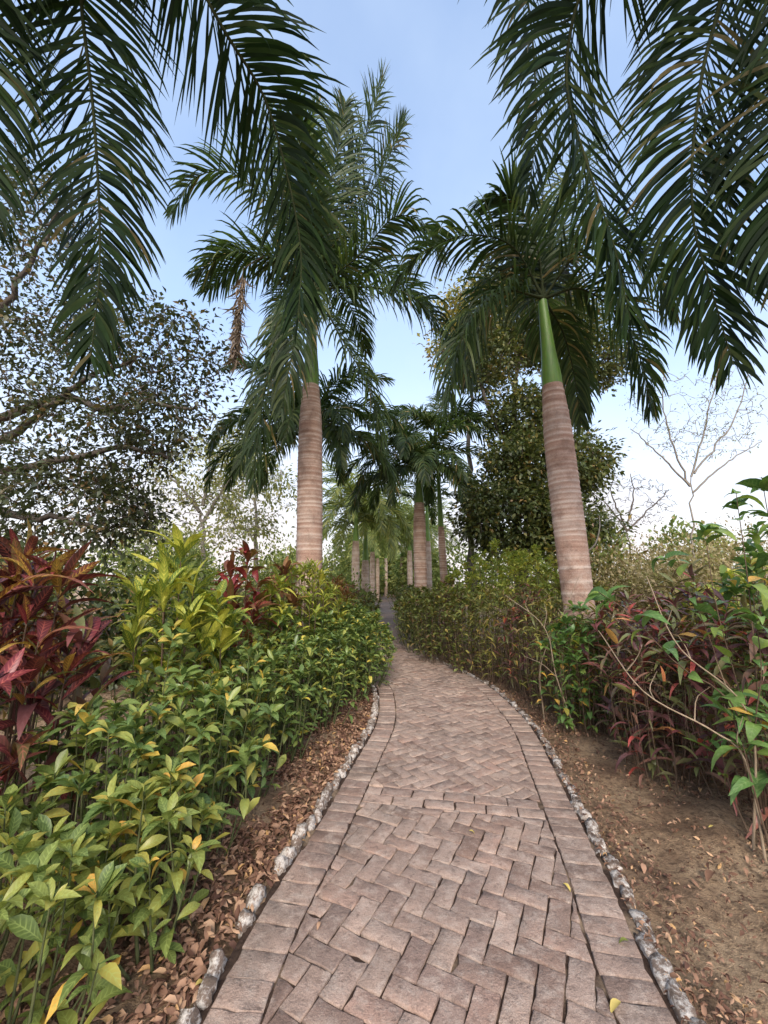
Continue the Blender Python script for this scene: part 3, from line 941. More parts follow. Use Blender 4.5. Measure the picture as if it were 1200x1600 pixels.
# palms further along
def straight_palm(px, ytop, Y, wpx, ycrown, label, gens, group=None, lod=.75, leaf=.5, mat='palm_mid', lean=(0, 0), extra=(), trunk='trunk'):
    t = P(px, ytop, Y); bq = np.array([t[0] + lean[0], t[1] + lean[1], 0.0])
    k = P(px, ycrown, Y)
    r = wpx / 2 / FPX * Y
    return palm(label, bq, t, k[2] - t[2], r * .93, r * .72, list(extra), gens, leaf, lod, group, mat, trunk, bulge=r * .12)


skirt = lambda L: [(a, e0, e1, L * q) for a, e0, e1, q in (
    (15, 40, -80, 1), (62, 30, -84, .95), (100, 55, -70, 1), (148, 35, -82, .9), (195, 55, -75, 1), (238, 35, -84, .95), (275, 55, -72, 1), (318, 30, -82, 1),
    (40, 75, -40, 1), (130, 75, -40, .95), (220, 74, -45, 1), (300, 76, -35, .95), (350, 84, 30, .9), (260, 80, 0, 1), (80, 80, -10, 1))]
hang = [(150, 15, -86, .95), (205, 10, -86, 1), (180, 30, -84, .9), (255, 12, -86, 1), (110, 12, -86, 1), (285, 20, -85, .95), (78, 20, -85, .95)]
hung = lambda L: skirt(L) + [(a, e0, e1, L * q) for a, e0, e1, q in hang]
straight_palm(478, 745, 9.6, 22, 680, 'palm standing straight behind the tall tan trunk, its fronds hanging as a skirt', hung(2.9), leaf=.62, lod=.8)
straight_palm(655, 785, 11.6, 19, 735, 'stout brown palm trunk standing at the bend behind the clipped hedge', hung(2.6) + [(265, 78, 10, 2.4), (330, 80, 30, 2.4), (300, 70, -10, 2.6)], leaf=.6, lod=.8)
straight_palm(689, 822, 12.6, 11, 672, 'slim young palm with long green crownshaft beside the stout brown palm', [(265, 50, -40, 2.3), (95, 40, -50, 2.4), (75, 30, -75, 2.6), (60, 65, -30, 2.3), (300, 65, -20, 2.2), (130, 30, -80, 2.4), (220, 40, -60, 2.0), (0, 70, -30, 2.2), (20, 82, 40, 1.9), (100, 60, -20, 2.3)], leaf=.55, lean=(.1, 0))
straight_palm(668, 845, 17, 11, 790, 'thin palm trunk half hidden behind the stout brown palm', skirt(2.2)[::2], lod=.5, leaf=.5, trunk='trunk_far')
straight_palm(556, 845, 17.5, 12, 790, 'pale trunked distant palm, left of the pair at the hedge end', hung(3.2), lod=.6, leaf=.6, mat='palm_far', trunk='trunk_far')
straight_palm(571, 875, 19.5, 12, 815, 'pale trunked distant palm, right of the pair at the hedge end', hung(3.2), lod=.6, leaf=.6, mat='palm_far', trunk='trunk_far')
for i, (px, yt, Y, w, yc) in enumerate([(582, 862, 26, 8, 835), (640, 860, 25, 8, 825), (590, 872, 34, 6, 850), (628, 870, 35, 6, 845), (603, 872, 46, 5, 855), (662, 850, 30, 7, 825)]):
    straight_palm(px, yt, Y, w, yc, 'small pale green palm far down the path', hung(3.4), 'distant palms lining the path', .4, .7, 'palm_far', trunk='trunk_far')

# brown dead inflorescence hanging from the left palm
b = MB()
q0 = P(380, 425, 6.1); q1 = P(366, 560, 6.1)
b.tube(catmull([kA, P(430, 400, 6.2), q0 + np.array([.05, 0, .1]), q0, (q0 + q1) / 2, q1], 24), np.linspace(.014, .004, 24), 5)
tp = leaf_tpl(.10, .4, 4, .3, .6)
N = 260
s = rng.random(N) ** .8
pos = q0 + (q1 - q0) * s[:, None] + rng.normal(0, .025, (N, 3))
b.leaves(tp, pos, np.column_stack([rng.normal(0, .35, N), rng.normal(0, .35, N), -np.ones(N)]), rng.normal(0, 1, (N, 3)), rng.uniform(.15, .36, N), rng.random(N))
tag(b.build('dead_frond', M['palm_dead']), 'shrivelled brown dead frond hanging in front of the sky beside the tall tan palm', 'dead frond')

# ------------------------------------------------------------------ broadleaf trees
def ell_points(c, r, n, shell=.35):
    d = nrm(rng.normal(0, 1, (n, 3)))
    rr = (shell + (1 - shell) * rng.random(n)) ** (1 / 2.0)
    return np.asarray(c) + d * rr[:, None] * np.asarray(r)


def tree(name, label, cat, base, limbs, ells, leaf_mat_, bark_mat, per=18, lsize=.12, lw=.5, cl=.32, twig=.012, group=None, crown='crown', leafless=0.0, limb_r=(.14, .03), droop=.25):
    """limbs: explicit branch lines from the trunk; ells: (centre, radii, clusters) volumes that the crown fills.
    every leaf cluster is joined to the nearest wood by a curved twig"""
    base = np.asarray(base, float)
    root = thing(name, label, cat, base, group)
    wood = MB(); nodes = []
    for li, lm in enumerate(limbs):
        lm = np.asarray(lm, float)
        C = catmull(lm, 18)
        C[1:-1] += rng.normal(0, .025, C[1:-1].shape) * np.linalg.norm(lm[-1] - lm[0]) * .25
        r0 = limb_r[0] if li == 0 else limb_r[0] * .6
        wood.tube(C - base, np.linspace(r0, limb_r[1], 18), 7)
        nodes.append(C[4:])
    nodes = np.vstack(nodes)
    cl_pos = []
    for (c, r, n) in ells:
        cl_pos.append(ell_points(c, r, n))
    cl_pos = np.vstack(cl_pos)
    order = np.argsort([np.min(np.linalg.norm(nodes - p, axis=1)) for p in cl_pos])
    cl_pos = cl_pos[order]
    pool = list(nodes)
    arr = np.array(pool)
    tips = []
    for p in cl_pos:
        d = np.linalg.norm(arr - p, axis=1)
        q = arr[int(np.argmin(d))]
        L = np.linalg.norm(p - q)
        if L < .02: continue
        side = rng.normal(0, .14, 3) * L
        m1, m2 = q + (p - q) * .35 + side + np.array([0, 0, .10 * L]), q + (p - q) * .7 + side * .6 + np.array([0, 0, .08 * L])
        C = catmull([q, m1, m2, p], 6)
        wood.tube(C - base, np.linspace(min(twig * (1 + .8 * L), .05), twig * .35, 6), 4)
        arr = np.vstack([arr, C[2:]])
        tips.append((p, nrm(p - q)))
    wood.build('trunk', bark_mat, root)
    tips = [t for t in tips if rng.random() >= leafless]
    n = len(tips)
    if n and per:
        tp_ = np.array([t[0] for t in tips]); td = np.array([t[1] for t in tips])
        cnt = rng.poisson(per, n)
        idx = np.repeat(np.arange(n), cnt); N = len(idx)
        o = rng.normal(0, cl * .5, (N, 3)); o[:, 2] *= .7
        pos = tp_[idx] + o - base
        d = nrm(o * 1.2 / cl + td[idx] * .5 + rng.normal(0, .6, (N, 3)) + np.array([0, 0, -droop]))
        nh = rng.normal(0, .5, (N, 3)) + np.array([0, 0, 1.0])
        lb = MB()
        lb.leaves(small_tpl(lw), pos, d, nh, lsize * rng.uniform(.6, 1.25, N), np.clip(rng.random(N) * .6 + np.repeat(rng.random(n), cnt) * .4, 0, .999))
        tag(lb.build(crown, leaf_mat_, root), kind='stuff')
    return root


# sprawling tree, left
W_ = lambda *a: P(*a)
tb = np.array([-9.5, 8.6, 0])
tree('spreading_tree', 'wide spreading tree with dark sparse leaves and crooked limbs, filling the left edge', 'tree', tb, [
    [tb, tb + (.2, 0, 1.4), tb + (.5, -.2, 2.6), W_(-30, 665, 7.9)],
    [W_(-60, 670, 7.9), W_(20, 645, 7.8), W_(100, 622, 7.6), W_(170, 640, 7.4), W_(240, 628, 7.2), W_(300, 640, 7.1)],
    [W_(-80, 740, 7.9), W_(0, 690, 7.8), W_(50, 655, 7.6), W_(100, 622, 7.5), W_(130, 590, 7.3), W_(210, 560, 7.1)],
    [W_(-80, 740, 7.9), W_(20, 735, 7.6), W_(120, 715, 7.4), W_(200, 700, 7.2), W_(270, 720, 7.1)],
    [W_(-100, 640, 7.9), W_(-20, 520, 7.7), W_(40, 420, 7.4), W_(90, 330, 7.2)],
    [W_(-80, 740, 7.9), W_(10, 800, 7.4), W_(90, 810, 7.0), W_(170, 830, 6.8)],
], [
    (W_(40, 420, 7.4), (1.9, 1.3, 2.1), 240), (W_(120, 580, 7.4), (2.1, 1.3, 1.0), 220), (W_(265, 560, 7.2), (1.15, .9, 1.0), 120),
    (W_(110, 700, 7.2), (2.0, 1.1, .7), 170), (W_(250, 660, 7.1), (1.0, .8, .65), 80), (W_(90, 800, 6.9), (1.7, .9, .7), 220), (W_(190, 780, 7.0), (.7, .7, .5), 50),
    (W_(10, 300, 7.6), (1.4, 1.2, 1.0), 90), (W_(-150, 500, 8), (1.6, 1.5, 3.0), 120),
], M['tree_dark'], M['bark_grey'], per=15, lsize=.118, lw=.52, cl=.36, twig=.012, limb_r=(.17, .03))
# dense tree, right of centre
tc_ = P(812, 900, 11.5); tc_[2] = 0
tree('dense_tree', 'tall dense dark tree behind the leaning palm, with lighter rusty upper leaves', 'tree', tc_, [
    [tc_, tc_ + (0, 0, 2.0), P(808, 700, 11.5), P(805, 620, 11.5), P(815, 520, 11.5)],
    [P(808, 700, 11.5), P(850, 640, 11.3), P(900, 590, 11.2)],
    [P(808, 720, 11.5), P(770, 650, 11.4), P(745, 590, 11.3)],
    [tc_ + (0, 0, 1.5), P(870, 780, 11.0), P(915, 720, 10.8)],
    [tc_ + (0, 0, 1.5), P(770, 800, 11.0), P(750, 770, 10.8)],
], [
    (P(850, 510, 11.4), (1.7, 1.3, 1.1), 240), (P(930, 560, 11.2), (1.0, .9, .8), 110), (P(765, 560, 11.3), (.9, .9, 1.0), 100), (P(800, 430, 11.6), (1.4, 1.2, .8), 100),
    (P(855, 730, 10.8), (1.75, 1.1, 1.0), 330), (P(800, 810, 10.5), (1.4, 1.0, 1.0), 280), (P(890, 820, 10.5), (1.0, .9, .8), 150), (P(830, 650, 11.2), (1.2, .9, .8), 150),
], M['tree_mid'], M['bark_grey'], per=36, lsize=.14, lw=.52, cl=.42, twig=.014, limb_r=(.16, .04))
# leafy mass behind B's crown at the upper right and pale trees behind
t2 = P(735, 900, 15); t2[2] = 0
tree('leafy_tree', 'yellowish leafy tree seen between the two leaning crowns above the stout palm', 'tree', t2, [[t2, P(735, 760, 15), P(735, 600, 15), P(745, 500, 15)]],
     [(P(740, 540, 15), (1.7, 1.3, 1.6), 200), (P(760, 480, 15), (2.2, 1.3, .9), 130)], M['olive'], M['bark_grey'], per=18, lsize=.2, cl=.55, twig=.014)
t3 = P(318, 900, 15); t3[2] = 0
tree('pale_tree', 'pale half bare tree with forked grey branches beyond the yellow crotons', 'tree', t3, [
    [t3, P(318, 850, 15), P(312, 800, 15), P(300, 770, 15)], [P(315, 820, 15), P(345, 770, 15), P(370, 730, 15)], [P(312, 800, 15), P(290, 770, 15), P(260, 740, 15)], [P(318, 790, 15), P(325, 740, 15), P(330, 700, 15)]],
     [(P(315, 740, 15), (2.2, 1.5, 1.5), 220), (P(370, 700, 15), (1.2, 1.2, .9), 90), (P(300, 830, 14), (2.5, 1.5, .6), 90)], M['tree_pale'], M['bark_pale'], per=13, lsize=.17, cl=.5, twig=.013, limb_r=(.12, .03), leafless=.2)
t4 = P(400, 900, 19); t4[2] = 0
tree('pale_tree', 'hazy yellow green tree between the pale tree and the tall tan palm', 'tree', t4, [[t4, P(400, 800, 19), P(405, 720, 19)]],
     [(P(395, 770, 19), (2.2, 1.6, 2.2), 200)], M['tree_pale'], M['bark_pale'], per=14, lsize=.22, cl=.6, twig=.014, leafless=.1)
# bare trees, right
t5 = P(1085, 900, 9.5); t5[2] = 0
tree('bare_tree', 'thin bare tree with pale wispy branch tips against the sky, right', 'tree', t5, [
    [t5, P(1082, 830, 9.5), P(1078, 770, 9.5), P(1085, 730, 9.5)],
    [P(1080, 760, 9.5), P(1050, 690, 9.4), P(1035, 620, 9.3), P(1038, 580, 9.3)],
    [P(1080, 745, 9.5), P(1100, 670, 9.4), P(1115, 600, 9.4), P(1122, 560, 9.4)],
    [P(1078, 760, 9.5), P(1020, 700, 9.3), P(985, 670, 9.2)],
    [P(1085, 740, 9.5), P(1150, 650, 9.4), P(1170, 580, 9.4)],
    [P(1082, 770, 9.5), P(1140, 720, 9.3), P(1190, 690, 9.3)],
], [(P(1050, 640, 9.4), (1.1, .7, 1.0), 130), (P(1140, 640, 9.4), (.8, .7, 1.1), 110), (P(1100, 690, 9.4), (1.4, .7, .5), 90)], M['tree_pale'], M['bark_pale'], per=3, lsize=.05, cl=.1, twig=.0075, limb_r=(.04, .009))
t6 = P(985, 905, 17); t6[2] = 0
tree('bare_tree', 'leafless grey tree with a fine rounded mesh of twigs behind the leaning palm', 'tree', t6, [
    [t6, P(985, 860, 17), P(975, 820, 17)], [P(980, 830, 17), P(950, 790, 17), P(925, 770, 17)], [P(980, 820, 17), P(990, 770, 17), P(985, 740, 17)], [P(980, 830, 17), P(1020, 790, 17), P(1045, 765, 17)], [P(980, 830, 17), P(955, 770, 17), P(960, 745, 17)]],
     [(P(980, 785, 17), (2.0, 1.2, 1.2), 420)], M['tree_pale'], M['bark_grey'], per=0, cl=.3, twig=.011, limb_r=(.07, .014))

# ------------------------------------------------------------------ background bushes (too far for single leaves)
def bush(name, label, cat, c, r, mat, n=1500, lsize=.1, lw=.5, group=None, stem='stem_brown', up=.3, nst=7):
    c = np.asarray(c, float); r = np.asarray(r, float)
    root = thing(name, label, cat, (c[0], c[1], 0), group)
    st = MB(); tips = []
    for k in range(nst):
        a = rng.uniform(0, 6.28); q = rng.random() ** .5 * .8
        tip = np.array([math.cos(a) * r[0] * q, math.sin(a) * r[1] * q, c[2] + r[2] * rng.uniform(.1, .75)])
        st.tube(catmull([(rng.normal(0, .06), rng.normal(0, .06), -.03), tip * (.35, .35, .45), tip], 7), np.linspace(.02, .005, 7), 4)
    st.build('stem', M[stem], root)
    nc = max(n // 28, 12)
    cc = ell_points((0, 0, c[2]), r, nc, .25)
    cc = cc[cc[:, 2] > .05]
    idx = rng.integers(0, len(cc), n)
    o = rng.normal(0, .16 * np.mean(r) + .04, (n, 3))
    pos = cc[idx] + o
    pos[:, 2] = np.maximum(pos[:, 2], .03)
    outw = nrm(pos - np.array([0, 0, c[2] * .6]))
    d = nrm(outw * .8 + rng.normal(0, .6, (n, 3)) + np.array([0, 0, up]))
    nh = rng.normal(0, .45, (n, 3)) + np.array([0, 0, 1.0]) + outw * .4
    lb = MB()
    lb.leaves(small_tpl(lw), pos, d, nh, lsize * rng.uniform(.65, 1.25, n), np.clip(rng.random(n) * .6 + rng.random(len(cc))[idx] * .4, 0, .999))
    tag(lb.build('foliage', M[mat], root), kind='stuff')
    return root


# dry scrub beyond the right hedge
for i, (px, Y, h, rx, label) in enumerate([
    (960, 9.0, 1.9, 1.0, 'dry beige bush just right of the leaning palm trunk'), (1040, 8.0, 1.9, 1.1, 'dry beige bush under the thin bare tree'),
    (1130, 7.0, 2.0, 1.1, 'dry beige bush behind the broad leaved shrub at the right edge'), (1000, 12, 2.5, 1.7, 'tall straw coloured scrub behind the dry beige bushes'),
    (1100, 13, 2.9, 2.0, 'tall straw coloured scrub below the thin bare branches'), (1200, 11, 2.8, 2.0, 'straw coloured scrub at the right edge of the view')]):
    q = P(px, 900, Y)
    bush('dry_bush', label, 'bush', (q[0], q[1], h * .5), (rx, rx * .8, h * .55), 'dry_bush', 5500, .085, .55)
q = P(935, 850, 9.5)
bush('dark_bush', 'dark green bush tucked behind the foot of the leaning palm', 'bush', (q[0], q[1], 1.3), (.75, .7, 1.25), 'hedge_green', 2200, .14)
for (px, Y, h, rx, label) in [
    (90, 6.2, 1.7, 1.1, 'dark green bush under the spreading tree behind the red crotons'), (215, 6.6, 1.5, .9, 'dark green bush behind the yellow veined croton'),
    (-60, 5.0, 1.7, 1.0, 'dark green bush at the left edge behind the red crotons'), (310, 8, 1.6, 1.0, 'pale olive bush below the pale half bare tree'), (380, 9, 1.7, 1.0, 'pale olive bush left of the tall tan palm trunk'),
    (250, 11, 2.4, 1.4, 'hazy yellow green bush left of the pale half bare tree'), (420, 15, 3.0, 1.6, 'hazy yellow green bush left of the distant palms'), (510, 21, 3.4, 1.8, 'hazy yellow green bush behind the distant pair of palms'),
    (440, 11, 1.7, 1.0, 'olive bush right behind the tall tan palm trunk'), (530, 13, 1.6, .9, 'olive bush left of the distant pair of palms')]:
    q = P(px, 900, Y)
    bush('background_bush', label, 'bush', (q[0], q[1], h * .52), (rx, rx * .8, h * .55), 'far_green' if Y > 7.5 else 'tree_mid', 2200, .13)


def mass(name, label, line, h, mat, n, lsize):
    """a far wood that reads as one mass: leaves over a row of rounded crowns"""
    b = MB()
    line = np.asarray(line, float)
    cs = []
    for k in range(len(line) - 1):
        L = np.linalg.norm(line[k + 1] - line[k]); m = max(int(L / 2.2), 1)
        for i in range(m):
            p = line[k] + (line[k + 1] - line[k]) * (i + rng.random()) / m
            hh = h * rng.uniform(.6, 1.15)
            cs.append((p[0], p[1] + rng.normal(0, 1), hh * .45, rng.uniform(1.2, 2.2), hh * .55))
    cs = np.array(cs)
    idx = rng.integers(0, len(cs), n)
    d = nrm(rng.normal(0, 1, (n, 3))); rr = (.4 + .6 * rng.random(n)) ** .6
    pos = np.column_stack([cs[idx, 0], cs[idx, 1], cs[idx, 2]]) + d * rr[:, None] * np.column_stack([cs[idx, 3], cs[idx, 3], cs[idx, 4]])
    pos += rng.normal(0, .22, (n, 3)); pos[:, 2] = np.maximum(pos[:, 2], 0.02)
    b.leaves(small_tpl(.6), pos, d + rng.normal(0, .6, (n, 3)), rng.normal(0, .5, (n, 3)) + d * .5 + np.array([0, 0, .8]), lsize * rng.uniform(.6, 1.3, n), np.clip(rng.random(n) * .5 + rng.random(len(cs))[idx] * .5, 0, .999))
    tag(b.build(name, M[mat]), label, None, None, 'stuff')


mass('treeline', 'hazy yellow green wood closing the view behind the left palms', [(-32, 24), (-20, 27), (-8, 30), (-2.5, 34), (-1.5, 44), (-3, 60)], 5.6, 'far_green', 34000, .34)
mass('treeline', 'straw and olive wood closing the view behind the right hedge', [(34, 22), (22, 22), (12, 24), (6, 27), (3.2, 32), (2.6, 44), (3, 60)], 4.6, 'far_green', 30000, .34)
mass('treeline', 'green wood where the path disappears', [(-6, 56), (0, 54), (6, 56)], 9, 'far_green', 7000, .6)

# ------------------------------------------------------------------ hedge plants with single leaves
TPL = {
    'obovate': [leaf_tpl(.40, .62, 5, .18, d_, w_) for d_, w_ in ((.2, .01), (.45, .015), (.7, -.012), (.05, .02))],
    'croton': [leaf_tpl(.27, .52, 6, .16, d_, w_) for d_, w_ in ((.25, .012), (.6, -.015), (1.0, .02), (.1, -.008))],
    'narrow': [leaf_tpl(.215, .5, 6, .18, d_, w_) for d_, w_ in ((.25, .012), (.6, -.015), (1.0, .02), (.1, -.008))],
    'lance': [leaf_tpl(.19, .48, 5, .2, d_, w_) for d_, w_ in ((.3, .01), (.7, .012), (1.1, -.01), (.15, .008))],
    'broad': [leaf_tpl(.52, .42, 6, .16, d_, w_) for d_, w_ in ((.4, .015), (.8, -.02), (1.1, .02), (.2, .012))],
}
_cache = {}
def leaf_meshes(shape, mat):
    if (shape, mat) not in _cache:
        _cache[(shape, mat)] = [tpl_mesh(t, 'leaf', M[mat]) for t in TPL[shape]]
    return _cache[(shape, mat)]


def plant(name, label, cat, base, stems, shape, mat, lsize, n_obj, n_extra, cover=.65, spiral=1.0, up=.5, group=None, stem_mat='stem_green', tip_bias=1.6, sr=.006, whorl=True, mats=None):
    """stems: lines of world points. leaves spiral round the upper part of every stem, thickest at its tip.
    the leaves nearest the camera are single parts, the rest one part"""
    base = np.asarray(base, float)
    root = thing(name, label, cat, base, group)
    sb = MB(); pos, dr, nh, sz, age = [], [], [], [], []
    tot = n_obj + n_extra
    lens = np.array([np.linalg.norm(np.diff(np.asarray(s), axis=0), axis=1).sum() for s in stems])
    for s, w in zip(stems, lens / lens.sum()):
        C = catmull(s, 14); T = nrm(np.gradient(C, axis=0))
        sb.tube(C - base, np.linspace(sr * (.8 + .7 * rng.random()), sr * .4, 14), 4)
        k = max(int(tot * w), 4)
        u = 1 - cover * rng.random(k) ** tip_bias
        if whorl: u = np.where(rng.random(k) < .38, 1 - rng.random(k) * .06, u)
        u = np.clip(u, 0, .999)
        x = u * 13; i = x.astype(int); f = (x - i)[:, None]
        p = C[i] * (1 - f) + C[np.minimum(i + 1, 13)] * f
        t = T[i]
        a = np.arange(k) * 2.39996 * spiral + rng.uniform(0, 6.28)
        ref = nrm(np.cross(t, np.array([.3, .9, .1]))); r2 = np.cross(t, ref)
        out = ref * np.cos(a)[:, None] + r2 * np.sin(a)[:, None]
        el = np.radians(18 + 62 * up * (u - .3) + rng.normal(0, 13, k))
        d = out * np.cos(el)[:, None] + t * np.sin(el)[:, None] + np.array([0, 0, .08])
        pos.append(p); dr.append(d); nh.append(t + np.array([0, 0, .7]) + rng.normal(0, .42, (k, 3)))
        sz.append(lsize * rng.uniform(.5, 1.22, k) * np.where(u > .97, .85, 1)); age.append(u)
    sb.build('stem', M[stem_mat], root)
    pos, dr, nh, sz = map(np.concatenate, (pos, dr, nh, sz))
    keep = pos[:, 2] > .02
    pos, dr, nh, sz = pos[keep], nrm(dr[keep]), nh[keep], sz[keep]
    # which show: the outermost leaves towards the camera
    cen = pos.mean(axis=0); view = nrm(CAM - cen)
    score = (pos - cen) @ view + .35 * (pos - cen)[:, 2] + rng.normal(0, .06, len(pos))
    o = np.argsort(-score)
    first, rest_ = o[:n_obj], o[n_obj:]
    x = nrm(np.cross(dr, nh)); z = np.cross(x, dr)
    matl = mats or [(mat, 1.0)]
    names = [m for m, _ in matl]; pr = np.array([p for _, p in matl]); pr = pr / pr.sum()
    for q in first:
        ms = leaf_meshes(shape, names[int(rng.choice(len(names), p=pr))] if len(names) > 1 else names[0])
        o_ = bpy.data.objects.new('leaf', ms[int(rng.integers(len(ms)))])
        s_ = sz[q]; wv = s_ * rng.uniform(.7, 1.2)
        mt = Matrix(((x[q][0] * wv, dr[q][0] * s_, z[q][0] * s_, pos[q][0] - base[0]), (x[q][1] * wv, dr[q][1] * s_, z[q][1] * s_, pos[q][1] - base[1]),
                     (x[q][2] * wv, dr[q][2] * s_, z[q][2] * s_, pos[q][2] - base[2]), (0, 0, 0, 1)))
        o_.parent = root
        o_.matrix_basis = mt
        col.objects.link(o_)
    if len(rest_):
        lb = MB()
        tps = TPL[shape]
        for k, tp_ in enumerate(tps):
            g = rest_[k::len(tps)]
            lb.leaves(tp_, pos[g] - base, dr[g], nh[g], sz[g], rng.random(len(g)))
        tag(lb.build('foliage', M[names[0]], root), kind='stuff')
    return root


def dome(c, r, h, n, lo=.55, foot=.35, lean=(0, 0)):
    """stems that leave one foot and end over a rounded top of radius r and height h"""
    out = []
    for k in range(n):
        a = 2.39996 * k + rng.uniform(-.3, .3); q = math.sqrt((k + .5) / n)
        x, y = math.cos(a) * r * q, math.sin(a) * r * q
        z = h * (1 - (1 - lo) * q ** 2.2) * rng.uniform(.86, 1.04)
        f = np.array([c[0] + x * foot + rng.normal(0, .02), c[1] + y * foot + rng.normal(0, .02), -.02])
        tip = np.array([c[0] + x + lean[0], c[1] + y + lean[1], z])
        m = f + (tip - f) * .5 + np.array([x * .12, y * .12, 0]) + rng.normal(0, .02, 3)
        out.append([f, m, tip])
    return out


# green front hedge, left of the path (x, y, radius, height, material, objects, extra)
HL = [
    (-1.48, 1.72, .32, .66, 'shrub_light', 150, 60, 'yellow green shrub at the left edge below the maroon croton'),
    (-1.52, 2.25, .30, .92, 'shrub', 150, 60, 'green shrub at the left edge between the red crotons'),
    (-1.16, 1.50, .33, .58, 'shrub_light', 150, 60, 'low yellow green shrub at the bottom left corner'),
    (-.98, 1.98, .28, .62, 'shrub_light', 150, 80, 'yellow green shrub leaning over the litter near the bottom left'),
    (-1.22, 2.12, .33, .86, 'shrub', 190, 100, 'bright green shrub below the big red croton'),
    (-1.00, 2.55, .30, .84, 'shrub', 200, 110, 'bright green shrub hanging over the leaf litter, with yellow leaves'),
    (-1.32, 2.72, .33, 1.08, 'shrub', 200, 120, 'tall green shrub in front of the yellow veined croton'),
    (-.98, 3.15, .30, .92, 'shrub', 200, 140, 'green shrub third along the litter strip'),
    (-1.22, 3.50, .32, 1.10, 'shrub_deep', 190, 160, 'deep green shrub in front of the crimson croton'),
    (-.84, 3.85, .30, .92, 'shrub_deep', 200, 180, 'deep green shrub at the kerb where the path narrows'),
    (-1.02, 4.35, .33, 1.08, 'shrub_deep', 180, 220, 'deep green shrub below the bronze croton'),
    (-.62, 4.65, .32, .90, 'shrub_deep', 200, 240, 'deep green shrub bulging over the white kerb'),
    (-.74, 5.30, .36, 1.06, 'shrub_deep', 160, 320, 'deep green shrub below the yellow green croton'),
    (-.40, 5.60, .36, .92, 'shrub_deep', 180, 320, 'deep green shrub at the inner side of the bend'),
    (-.24, 6.30, .38, .98, 'shrub_deep', 150, 380, 'deep green shrub jutting furthest over the path'),
    (-.62, 6.60, .38, 1.08, 'shrub_deep', 80, 380, 'deep green shrub in the second rank at the bend'),
]
for (x, y, r, h, m, no, ne, lab) in HL:
    ls = .108 if y < 3.3 else .098
    plant('green_shrub', lab, 'shrub', (x, y, 0), dome((x, y), r, h + (.14 if y > 2.4 else .06), 17 if y < 3 else 22, .55, .4), 'obovate', m, ls, no, int(ne * 2.8), cover=.8, up=.45)
for i, (x, y, r, h) in enumerate([(-.28, 7.1, .42, 1.02), (-.55, 7.9, .45, 1.08), (-.55, 8.8, .45, 1.02), (-.72, 9.9, .5, 1.08), (-.85, 11.2, .55, 1.08), (-.9, 12.8, .6, 1.1), (-.98, 14.8, .7, 1.1), (-1.0, 17, .8, 1.1), (-1.0, 19.5, .8, 1.1), (-1.2, 23, 1.0, 1.1)]):
    plant('green_shrub', 'clipped deep green shrub in the far part of the hedge left of the path', 'shrub', (x, y, 0), dome((x, y), r, h, 22, .55, .5), 'obovate', 'shrub_deep' if y < 10 else 'hedge_green', .11 if y < 10 else .16, 0, 1100, cover=.8, group='far hedge shrubs left of the path')

# crotons behind, left
def croton(x, y, r, h, ns, mat, lsize, no, ne, label, shape='croton', mats=None, cover=.42, up=.75, lo=.6):
    plant('croton', label, 'croton', (x, y, 0), dome((x, y), r, h, ns, lo, .35), shape, mat, lsize, no, ne, cover=cover, up=up, stem_mat='stem_brown', tip_bias=1.3, sr=.009, mats=mats)


croton(-1.90, 2.2, .28, 1.76, 9, 'croton_orange', .29, 150, 20, 'big red and orange veined croton at the left edge', mats=[('croton_orange', .36), ('croton_red', .64)], shape='narrow', cover=.34)
croton(-2.1, 2.5, .30, 1.72, 8, 'croton_red', .30, 90, 30, 'dark red croton behind the orange veined one', mats=[('croton_red', .6), ('croton_orange', .4)], shape='narrow')
croton(-1.72, 1.85, .2, 1.12, 6, 'croton_red', .24, 60, 30, 'low maroon croton at the left edge below the orange veined one', mats=[('croton_red', 1.0)], cover=.6)
croton(-1.72, 2.35, .28, 1.30, 7, 'maroon', .22, 70, 30, 'dusky maroon croton between the red croton and the green shrubs', mats=[('maroon', .7), ('croton_red', .3)], cover=.6)
croton(-1.52, 3.0, .26, 1.72, 9, 'croton_yellow', .29, 140, 50, 'yellow veined green croton beside the big red one', shape='narrow', up=.95)
croton(-1.36, 3.3, .26, 1.42, 8, 'croton_yellow', .25, 110, 60, 'lower yellow green croton with a few arching leaves')
croton(-1.80, 3.60, .30, 1.78, 8, 'croton_yellow', .2, 90, 60, 'tall plain green croton behind the yellow veined one', mats=[('croton_yellow', .4), ('shrub', .6)])
croton(-1.42, 4.15, .26, 1.86, 7, 'croton_crimson', .25, 110, 50, 'crimson croton with olive top between yellow green ones')
croton(-1.22, 4.85, .24, 1.82, 5, 'croton_bronze', .23, 90, 60, 'bronze tipped croton in front of the tall tan palm trunk')
croton(-1.18, 4.5, .28, 1.52, 11, 'croton_yellow', .2, 130, 90, 'yellow green croton below the bronze one')
croton(-1.02, 5.35, .32, 1.86, 20, 'croton_yellow', .19, 200, 260, 'narrow leaved yellow green croton at the foot of the tall tan palm', shape='lance')
croton(-.86, 6.05, .32, 1.66, 18, 'croton_yellow', .18, 160, 260, 'yellow croton right of the tall tan palm trunk', shape='lance')
croton(-.80, 6.95, .28, 1.66, 15, 'croton_bronze', .18, 90, 260, 'dark bronze croton next to the last yellow one', shape='lance', mats=[('croton_bronze', 1)])
for i, (x, y) in enumerate([(-.95, 7.9), (-1.0, 9.2), (-1.05, 10.8), (-1.0, 12.6)]):
    plant('croton', 'distant mixed croton above the clipped hedge left of the path', 'croton', (x, y, 0), dome((x, y), .42, 1.45, 16, .6, .4), 'lance', 'croton_bronze' if i % 2 else 'croton_yellow', .19, 0, 420, cover=.6, group='distant crotons left of the path', stem_mat='stem_brown')
